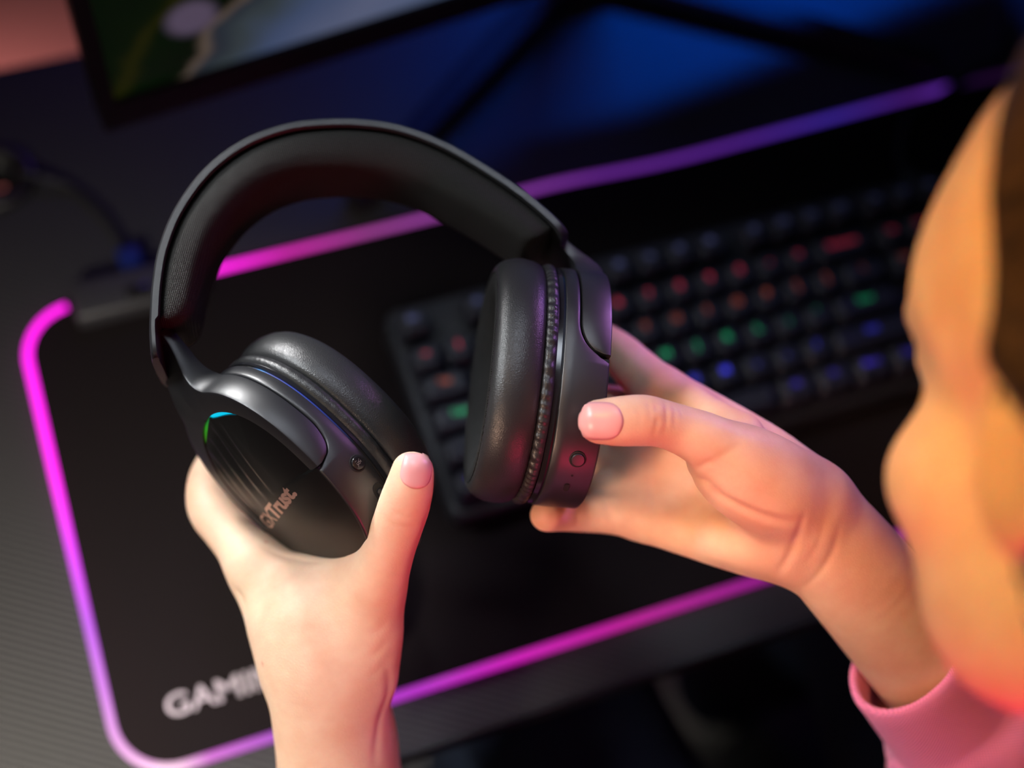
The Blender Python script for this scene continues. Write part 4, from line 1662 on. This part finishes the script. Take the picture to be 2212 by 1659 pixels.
linesL = [S(fl, [(838, 1098), (862, 1112), (890, 1120), (915, 1108)], .25, 1.0), S(fl, [(830, 1120), (852, 1135), (880, 1140), (905, 1138)], .22, 1.0), S(fl, [(826, 1086), (850, 1092), (880, 1090)], .15, .9), S(fl, [(850, 1115), (870, 1108), (885, 1095)], .18, .9),
          S(fl, [(560, 1178), (590, 1192), (630, 1205), (665, 1212), (700, 1214)], .5, 1.4), S(fl, [(700, 1215), (692, 1240), (690, 1258)], .3, 1.4), S(fl, [(712, 1222), (715, 1245), (705, 1262)], .2, 1.3),
          S(fl, [(505, 1270), (520, 1290), (530, 1325)], .8, 1.6),
          S(fl, [(835, 1440), (842, 1480), (830, 1530), (815, 1600), (810, 1655)], 1.0, 2.4), S(fl, [(840, 1340), (820, 1360), (800, 1372)], .25, 1.5), S(fl, [(842, 1380), (820, 1405), (795, 1425)], .25, 1.6), S(fl, [(838, 1420), (815, 1450), (790, 1470)], .2, 1.6),
          S(fl, [(835, 1300), (812, 1312), (790, 1314)], .2, 1.4)]
VL2 = displace(VL, FL, linesL)

# ---- head, neck, torso and upper arms (coarser), in world millimetres relative to the neck
HC = at(2610, 842, 382)                                 # centre of the head, eye level
HF = unit((-.38, .10, -.92))
HU = np.array((0.02, .98, .12))
HU = unit(HU - HF * (HU @ HF))
HLft = np.cross(HU, HF)
if HLft[2] < 0:
    HLft = -HLft


def hd(f_, u_, l_):
    return HC + f_ * HF + u_ * HU + l_ * HLft


AX = [HF, HU, HLft]
fh = Field(HC - np.array([130, 175, 150]), HC + np.array([130, 150, 150]), 2.0)
fh.ell(hd(-12, 32, 0), (92, 80, 73), AX, 6)
fh.ell(hd(38, 22, 0), (48, 48, 58), AX, 14)
fh.ell(hd(28, -38, 0), (56, 66, 54), AX, 18)
fh.ell(hd(58, -70, 0), (30, 34, 30), AX, 16)
fh.ell(hd(76, -92, 0), (14, 13, 17), AX, 12)
for sg in (1, -1):
    fh.ell(hd(47, -31, 41 * sg), (26, 21, 20), AX, 14)
    fh.ell(hd(22, -66, 43 * sg), (34, 24, 13), AX, 16)
    fh.ell(hd(70, 17, 26 * sg), (12, 6, 17), AX, 9)
    fh.ell(hd(94, 0, 29 * sg), (16, 9, 13), AX, 7, sub=True)
    fh.ell(hd(64, 0, 66 * sg), (16, 12, 10), AX, 14, sub=True)
    # upper lid lowered over the eye
    fh.ell(hd(67.0, 3.5, 27.5 * sg), (13.2, 11.5, 13.6), AX, 3)
    # ear
    fh.ell(hd(-14, -8, 74 * sg), (17, 31, 6), [unit(HF + .2 * HU), unit(HU - .2 * HF), HLft], 3)
    fh.ell(hd(-12, -6, 80 * sg), (10, 20, 4), [unit(HF + .2 * HU), unit(HU - .2 * HF), HLft], 3, sub=True)
fh.chain([[*hd(84, 14, 0), 7, 7], [*hd(96, -10, 0), 8, 8], [*hd(104, -28, 0), 10, 9]], 7)
for sg in (1, -1):
    fh.ell(hd(97, -32, 11 * sg), (9, 7, 7), AX, 5)
    fh.ell(hd(101, -39, 7 * sg), (5, 4, 3), AX, 2, sub=True)
fh.ell(hd(89, -58, 0), (10, 5, 22), AX, 5)
fh.ell(hd(87, -68, 0), (10, 6, 19), AX, 5)
fh.ell(hd(101, -62.5, 0), (8, 1.6, 20), AX, 2, sub=True)
# neck towards the shoulders


def w2c(v):
    return (np.asarray(v, float) - CAM) @ RM * 1000.0


NB_ = w2c((0.165, -0.415, Z0 + 0.215))
fh.chain([[*hd(-25, -45, 0), 52, 52], [*(hd(-25, -45, 0) * .5 + NB_ * .5), 52, 50], [*NB_, 58, 55]], 14)
VH, FH = fh.mesh(2)

fb = Field(w2c((0.16, -0.5, 0.78)) - 360, w2c((0.16, -0.5, 0.78)) + 360, 6.0)
ELL = w2c((-0.135, -0.385, Z0 - 0.085))
ELR = w2c((0.225, -0.362, Z0 - 0.02))
SHL = w2c((-0.005, -0.455, Z0 + 0.175))
SHR = w2c((0.335, -0.460, Z0 + 0.185))
PEL = w2c((0.165, -0.60, 0.56))
CHE = w2c((0.165, -0.50, 0.86))
WL = at(738, 1800, 612)
WR = at(2060, 1475, 617)


def rnd(p, a, b):
    return [*p, a, b]


def body_core(F_, g):
    """torso and arms grown by g millimetres"""
    F_.chain([rnd(PEL, 115 + g, 95 + g), rnd((PEL + CHE) / 2, 105 + g, 85 + g), rnd(CHE, 118 + g, 88 + g), rnd(w2c((0.165, -0.455, 0.95)), 95 + g, 62 + g)], 30, depth=w2c((0.165, 0.5, 0.86)) - CHE)
    for A_s, B_s, C_s in ((SHL, ELL, WL), (SHR, ELR, WR)):
        F_.chain([rnd(w2c((0.165, -0.46, 0.95)), 55 + g, 55 + g), rnd(A_s, 48 + g, 48 + g)], 25)
        F_.chain([rnd(A_s, 46 + g, 46 + g), rnd((A_s + B_s) / 2, 41 + g, 41 + g), rnd(B_s, 34 + g, 34 + g)], 20)
        F_.chain([rnd(B_s, 34 + g, 34 + g), rnd(B_s * .5 + C_s * .5, 34 + g, 31 + g), rnd(B_s * .12 + C_s * .88, 26 + g, 24 + g)], 15)


body_core(fb, 0)
fb.chain([rnd(NB_, 56, 54), rnd(w2c((0.165, -0.45, 0.95)), 70, 60)], 20)
VB, FB = fb.mesh(2)

Vs = [cam2w(VL2), cam2w(VR2), cam2w(VH), cam2w(VB)]
Fs, o_ = [], 0
for V_, F__ in zip(Vs, (FL, FR_, FH, FB)):
    Fs.append(F__ + o_)
    o_ += len(V_)
Vall = np.concatenate(Vs)
Fall = np.concatenate(Fs)


def fast_obj(name, V, F, mat, parent):
    org = np.array(parent.matrix_basis.translation)
    me = bpy.data.meshes.new(name)
    me.vertices.add(len(V))
    me.vertices.foreach_set('co', (V - org).astype(np.float32).ravel())
    me.loops.add(len(F) * 4)
    me.loops.foreach_set('vertex_index', F.astype(np.int32).ravel())
    me.polygons.add(len(F))
    me.polygons.foreach_set('loop_start', np.arange(0, len(F) * 4, 4, dtype=np.int32))
    me.update(calc_edges=True)
    me.validate()
    me.polygons.foreach_set('use_smooth', [True] * len(me.polygons))
    me.materials.append(mat)
    o = bpy.data.objects.new(name, me)
    C.objects.link(o)
    o.parent = parent
    return o


body = fast_obj('body', Vall, Fall, M_skin, ps)
# redder knuckles, finger tips and creases
fa = body.data.attributes.new('flush', 'FLOAT', 'POINT')
cv = np.concatenate([VL2, VR2, VH, VB])
fl_ = np.zeros(len(cv))
for p_, r_, a_ in ((at(1182, 1113, 570), 9, .5), (at(1400, 1040, 585), 16, .18), (at(1690, 1215, 555), 14, .35), (at(1420, 905, 515), 9, .35), (at(1290, 935, 520), 9, .3), (at(875, 1110, 525), 9, .12), (at(870, 1160, 620), 10, .6), (at(575, 1172, 590), 8, .25), (at(1580, 1090, 540), 20, .2), (at(455, 1100, 590), 10, .2)):
    d_ = np.linalg.norm(cv - p_, axis=1)
    fl_ = np.maximum(fl_, a_ * np.exp(-(d_ / r_) ** 2))
for mx_, my_ in ((575, 1170), (567, 1434)):              # two small moles on the left hand
    d_ = np.linalg.norm(cv - on_skin(fl, [(mx_, my_)])[0], axis=1)
    fl_ = np.maximum(fl_, 1.0 * np.exp(-(d_ / 0.9) ** 2))
fa.data.foreach_set('value', fl_.astype(np.float32))


# ---- nails
def nail(fld, c_px, ax_px, side_px, ln, wd, name_label, d0=470, lift=0.25):
    """nail plate laid on the skin: centre pixel, direction of the finger tip, half length / width in mm"""
    c = on_skin(fld, [c_px], d0)[0]
    g = fld.grad(c[None])[0]
    a = at(*ax_px, -c[2]) - at(*c_px, -c[2])
    a = unit(a - g * (a @ g))
    b = np.cross(g, a)
    nu, nv = 18, 16
    top = []
    for i in range(nu + 1):
        u = -1 + 2 * i / nu
        row = []
        for j in range(nv + 1):
            v = -1 + 2 * j / nv
            # rounded rectangle mapping: rounder at the root, gently curved at the free end
            ww = wd * (1 - 0.30 * max(0, -u) ** 3.5) * (1 - 0.12 * max(0, u) ** 3)
            uu = u * ln * (1 - 0.22 * v * v if u < 0 else 1 - 0.16 * v * v)
            row.append(c + a * uu + b * v * ww)
        top.append(row)
    P = np.array(top).reshape(-1, 3) + g * 9
    Q = fld.drop(P, -g, reach=22, step=0.3)
    # smooth arch over the skin
    Q = Q.reshape(nu + 1, nv + 1, 3)
    V = []
    for i in range(nu + 1):
        for j in range(nv + 1):
            u, v = -1 + 2 * i / nu, -1 + 2 * j / nv
            e = max(abs(u), abs(v))
            h = lift * (1 - max(0, (e - 0.75) / 0.25) ** 2 * 1.3) + 0.02
            V.append(Q[i, j] + g * h)
    F = []
    for i in range(nu):
        for j in range(nv):
            q = i * (nv + 1) + j
            F.append((q, q + 1, q + nv + 2, q + nv + 1))
    o = obj('thumbnail', [cam2w(p) for p in V], F, M_nail, ps)
    o['label'] = name_label
    md = o.modifiers.new('plate', 'SOLIDIFY')
    md.thickness = 0.0003
    md.offset = 0
    return o


M_nail = simple('fingernail', (0.72, 0.36, 0.36), 0.30, spec=0.5)
nail(fr, (1292, 909), (1260, 908), None, 9.2, 6.9, 'glossy pink nail of the right thumb')
nail(fl, (901, 1019), (907, 987), None, 6.4, 5.8, 'glossy pink nail of the left thumb')

# ---- eyes, lips and brows (turned away from the camera)
M_eye = simple('eye_white', (0.7, 0.68, 0.66), 0.15)
M_iris = simple('iris_brown', (0.06, 0.03, 0.015), 0.1)
M_hair = None


def ball(c, r, k=1.0, seg=20):
    rows = []
    for i in range(1, seg):
        a = PI * i / seg
        rows.append([cam2w(c + r * (math.cos(a) * HF + math.sin(a) * (math.cos(2 * PI * j / seg) * HU + math.sin(2 * PI * j / seg) * HLft))) for j in range(seg)])
    return loft(rows)


for sg in (1, -1):
    v, f = ball(hd(68, 0, 27 * sg), 11.8)
    ey = obj('eye', v, f, M_eye, ps)
    v, f = ball(hd(74.4, -3.5, 27 * sg), 5.4)
    obj('iris', v, f, M_iris, ey)


def hair_mat():
    m, nt, b = newmat('brown_hair')
    tc = N(nt, 'ShaderNodeTexCoord')
    mp2 = N(nt, 'ShaderNodeMapping')
    dv = Vector(RM @ unit(HF * .5 + HU * .8))
    mp2.inputs['Rotation'].default_value = dv.to_track_quat('Z', 'Y').inverted().to_euler()
    mp2.inputs['Scale'].default_value = (1, 1, 0.06)
    nz = N(nt, 'ShaderNodeTexNoise')
    nz.inputs['Scale'].default_value = 420
    nz.inputs['Detail'].default_value = 3
    nt.links.new(tc.outputs['Object'], mp2.inputs[0])
    nt.links.new(mp2.outputs[0], nz.inputs['Vector'])
    cr = N(nt, 'ShaderNodeValToRGB')
    cr.color_ramp.elements[0].position = 0.35
    cr.color_ramp.elements[0].color = (0.006, 0.004, 0.003, 1)
    cr.color_ramp.elements[1].position = 0.7
    cr.color_ramp.elements[1].color = (0.075, 0.040, 0.018, 1)
    nt.links.new(nz.outputs[0], cr.inputs[0])
    nt.links.new(cr.outputs[0], b.inputs['Base Color'])
    bp = N(nt, 'ShaderNodeBump')
    bp.inputs['Strength'].default_value = 0.6
    bp.inputs['Distance'].default_value = 0.0006
    nt.links.new(nz.outputs[0], bp.inputs['Height'])
    nt.links.new(bp.outputs[0], b.inputs['Normal'])
    b.inputs['Roughness'].default_value = 0.45
    return m


M_hair = hair_mat()
fhair = Field(HC - np.array([140, 150, 150]), HC + np.array([140, 150, 150]), 2.5)
fhair.ell(hd(-18, 40, 0), (95, 82, 79), AX, 4)
fhair.ell(hd(-50, 0, 0), (60, 62, 66), AX, 16)
# keep the face, temple and ear side free
fhair.ell(hd(84, 0, 0), (99, 150, 170), [unit(HF - .12 * HU), unit(HU + .12 * HF), HLft], 5, sub=True)
for sg in (1, -1):
    fhair.ell(hd(-2, -46, 82 * sg), (52, 52, 52), AX, 6, sub=True)
    # locks in front of and over the ear
    for k in range(4):
        fhair.chain([[*hd(-6 - 9 * k, 34 - 3 * k, (71 + k) * sg), 5, 7], [*hd(-10 - 9 * k, 12 - 4 * k, (79 + k) * sg), 6, 5], [*hd(-32 - 7 * k, -8 - 4 * k, (76 + k * .5) * sg), 6, 4], [*hd(-58 - 5 * k, -26 - 3 * k, 62 * sg), 7, 5]], 4)
    fhair.chain([[*hd(-10, 30, 72 * sg), 4, 4], [*hd(-6, 2, 76 * sg), 2.4, 2], [*hd(-8, -30, 74 * sg), 2, 1.6], [*hd(-10, -62, 64 * sg), 1.8, 1.4], [*hd(-16, -88, 58 * sg), 1.2, 1.2]], 3)
# gathered at the back
fhair.chain([[*hd(-88, 10, 0), 26, 26], [*hd(-112, -30, 0), 20, 20], [*hd(-116, -80, 0), 22, 20], [*hd(-104, -130, 0), 12, 12]], 12)
VHr, FHr = fhair.mesh(2)
fast_obj('hair', cam2w(VHr), FHr, M_hair, ps)

# ---- sweatshirt
fs_ = Field(w2c((0.16, -0.5, 0.78)) - 380, w2c((0.16, -0.5, 0.78)) + 380, 5.0)
body_core(fs_, 9)
# folds
for k in range(7):
    t = k / 6
    p = ELR * (1 - t) + WR * t * .86 + ELR * 0.14 * t
    fs_.chain([[*(p + (-30 if k % 2 else 24, 18, 14)), 4, 4], [*(p + (26, -14 if k % 2 else 20, 22)), 5, 5]], 7)
# open neck
fs_.chain([rnd(NB_ + (NB_ - w2c((0.165, -0.45, 0.93))) * .1, 60, 58), rnd(NB_ * 1.25 - w2c((0.165, -0.45, 0.93)) * .25, 80, 80)], 4, sub=True)
fs_.ell(WR, (48, 48, 48), None, 3, sub=True)
fs_.ell(WL, (48, 48, 48), None, 3, sub=True)
VS, FS = fs_.mesh(2)
shirt = fast_obj('sweatshirt', cam2w(VS), FS, M_pink, ps)


def cuff(c0, axis, r0, length, name='cuff'):
    """ribbed band with an open end"""
    a = unit(axis)
    u = unit(np.cross(a, (0, 0, 1)))
    w = np.cross(u, a)
    prof = [(14, -1.2), (4, -0.9), (0.6, -0.6), (-0.6, 0.6), (0.2, 2.2), (3, 3.0), (10, 2.9), (20, 3.2), (length - 6, 3.4), (length - 1, 4.2), (length + 2, 7.5), (length + 8, 10.5), (length + 20, 12), (length + 34, 11), (length + 50, 7)]
    m = 96
    rows = []
    for x, dr in prof:
        row = []
        for i in range(m):
            an = 2 * PI * i / m
            rib = 0.22 * math.sin(an * 48) if 0 < x < length else 0
            fold = (2.2 * math.sin(3 * an + x * 0.13) + 1.2 * math.sin(7 * an - x * .21)) * max(0, min(1, (x - length) / 8))
            rr = r0 + dr + rib + fold + x * 0.03
            row.append(cam2w(c0 + a * (x + 0.9 * math.sin(2 * an + 1)) + rr * (math.cos(an) * u * 1.0 + math.sin(an) * w * 0.86)))
        rows.append(row)
    return loft(rows, True, False, False)


axR = unit((.57, -.66, -.49))
v, f = cuff(at(1958, 1425, 597), axR, 25.2, 44)
obj('cuff', v, f, M_pink, shirt)
v, f = cuff(at(748, 1850, 621), unit((.06, -.82, -.57)), 30.5, 44)
obj('cuff', v, f, M_pink, shirt)

# ---- trousers: thighs on the chair, shins under the desk
ft = Field(w2c((0.16, -0.35, 0.36)) - 460, w2c((0.16, -0.35, 0.36)) + 460, 8.0)
for sg, kx_ in ((-1, 0.045), (1, 0.285)):
    HJ, KN, AN = w2c((0.165 + 0.09 * sg, -0.62, 0.545)), w2c((kx_, -0.14, 0.555)), w2c((kx_ + .01 * sg, -0.10, 0.10))
    ft.chain([rnd(HJ, 88, 84), rnd(HJ * .5 + KN * .5, 82, 78), rnd(KN, 62, 62)], 20)
    ft.chain([rnd(KN, 60, 60), rnd(KN * .6 + AN * .4, 58, 58), rnd(AN, 44, 44)], 20)
ft.chain([rnd(w2c((0.08, -0.62, 0.57)), 90, 90), rnd(w2c((0.25, -0.62, 0.57)), 90, 90)], 20)
VT, FT = ft.mesh(2)
fast_obj('trousers', cam2w(VT), FT, M_jeans, ps)
M_shoe = simple('shoe_canvas', (0.3, 0.3, 0.3), 0.7)
for kx_ in (0.035, 0.295):
    rows = []
    for i in range(11):
        t = i / 10
        y = -0.15 + 0.25 * t
        h = 0.085 - 0.045 * t
        w_ = 0.042 * math.sqrt(max(0.05, 1 - (2 * t - 1) ** 6)) * (0.85 + 0.15 * t)
        rows.append([(kx_ + w_ * math.cos(2 * PI * k / 20), y, max(0.001, h / 2 + h / 2 * math.sin(2 * PI * k / 20) * 1.05)) for k in range(20)])
    v, f = loft(rows)
    obj('shoe', v, f, M_shoe, ps)

# ------------------------------------------------------------------ chair
ch = empty('gaming_chair', (0.165, -0.58, 0), 'black gaming chair the person sits on, in front of the desk', 'chair')
M_seat = simple('chair_leather', (0.014, 0.014, 0.016), 0.45, bump=(700, 0.2, 0.0004))
v, f = box((-0.095, -0.86, 0.385), (0.425, -0.33, 0.465))
obj('seat', v, f, M_seat, ch, bevel=(0.03, 4))
for x_ in (-0.115, 0.375):
    v, f = box((x_, -0.84, 0.40), (x_ + 0.07, -0.36, 0.495))
    obj('side_bolster', v, f, M_seat, ch, bevel=(0.028, 4))
rows = []
for t in np.linspace(0, 1, 12):
    z = 0.44 + 0.82 * t
    y = -0.83 - 0.16 * t
    w_ = 0.25 + 0.03 * math.sin(PI * t) - 0.10 * max(0, t - 0.8) / 0.2
    rows.append([(0.165 + x, y + yy, z) for x, yy in rrect(-w_, w_, -0.05, 0.045, 0.04)])
v, f = loft(rows)
obj('backrest', v, f, M_seat, ch)
rows = [[(0.165 + r_ * math.cos(2 * PI * i / 24), -0.60 + r_ * math.sin(2 * PI * i / 24), z_) for i in range(24)] for r_, z_ in ((0.035, 0.09), (0.035, 0.22), (0.022, 0.22), (0.022, 0.38), (0.08, 0.385))]
v, f = loft(rows)
obj('gas_column', v, f, M_steel, ch, auto=0.7)
for k in range(5):
    a = 2 * PI * k / 5 + 0.3
    d = np.array([math.cos(a), math.sin(a)])
    p0, p1 = np.array([0.165, -0.60]), np.array([0.165, -0.60]) + d * 0.31
    q = np.array([-d[1], d[0]])
    rows = []
    for t in (0, .5, 1):
        c = p0 + (p1 - p0) * t
        w_, h0, h1 = 0.035 - .015 * t, 0.075 + .0 * t, 0.125 - 0.03 * t
        rows.append([(c[0] + q[0] * s_ * w_, c[1] + q[1] * s_ * w_, z) for s_, z in ((-1, h0), (1, h0), (1, h1), (-1, h1))])
    v, f = loft(rows)
    lg = obj('base_leg', v, f, M_steel, ch, smooth=False)
    rows = [[(p1[0] + q[0] * x + r_ * math.cos(2 * PI * i / 20) * d[0], p1[1] + q[1] * x + r_ * math.cos(2 * PI * i / 20) * d[1], 0.036 + r_ * math.sin(2 * PI * i / 20)) for i in range(20)] for x, r_ in ((-0.025, 0.028), (-0.02, 0.035), (0.02, 0.035), (0.025, 0.028))]
    v, f = loft(rows)
    obj('castor', v, f, M_rubber, lg, auto=0.7)
for x_ in (-0.185, 0.485):
    v, f = merge([box((x_, -0.62, 0.63), (x_ + 0.03, -0.60, 0.66)), box((x_ - 0.03, -0.76, 0.655), (x_ + 0.06, -0.50, 0.68)), box((x_, -0.65, 0.42), (x_ + 0.03, -0.58, 0.66)), box((min(x_, 0.165), -0.65, 0.40), (max(x_ + 0.03, 0.165), -0.58, 0.42))])
    obj('armrest', v, f, M_steel, ch, smooth=False)
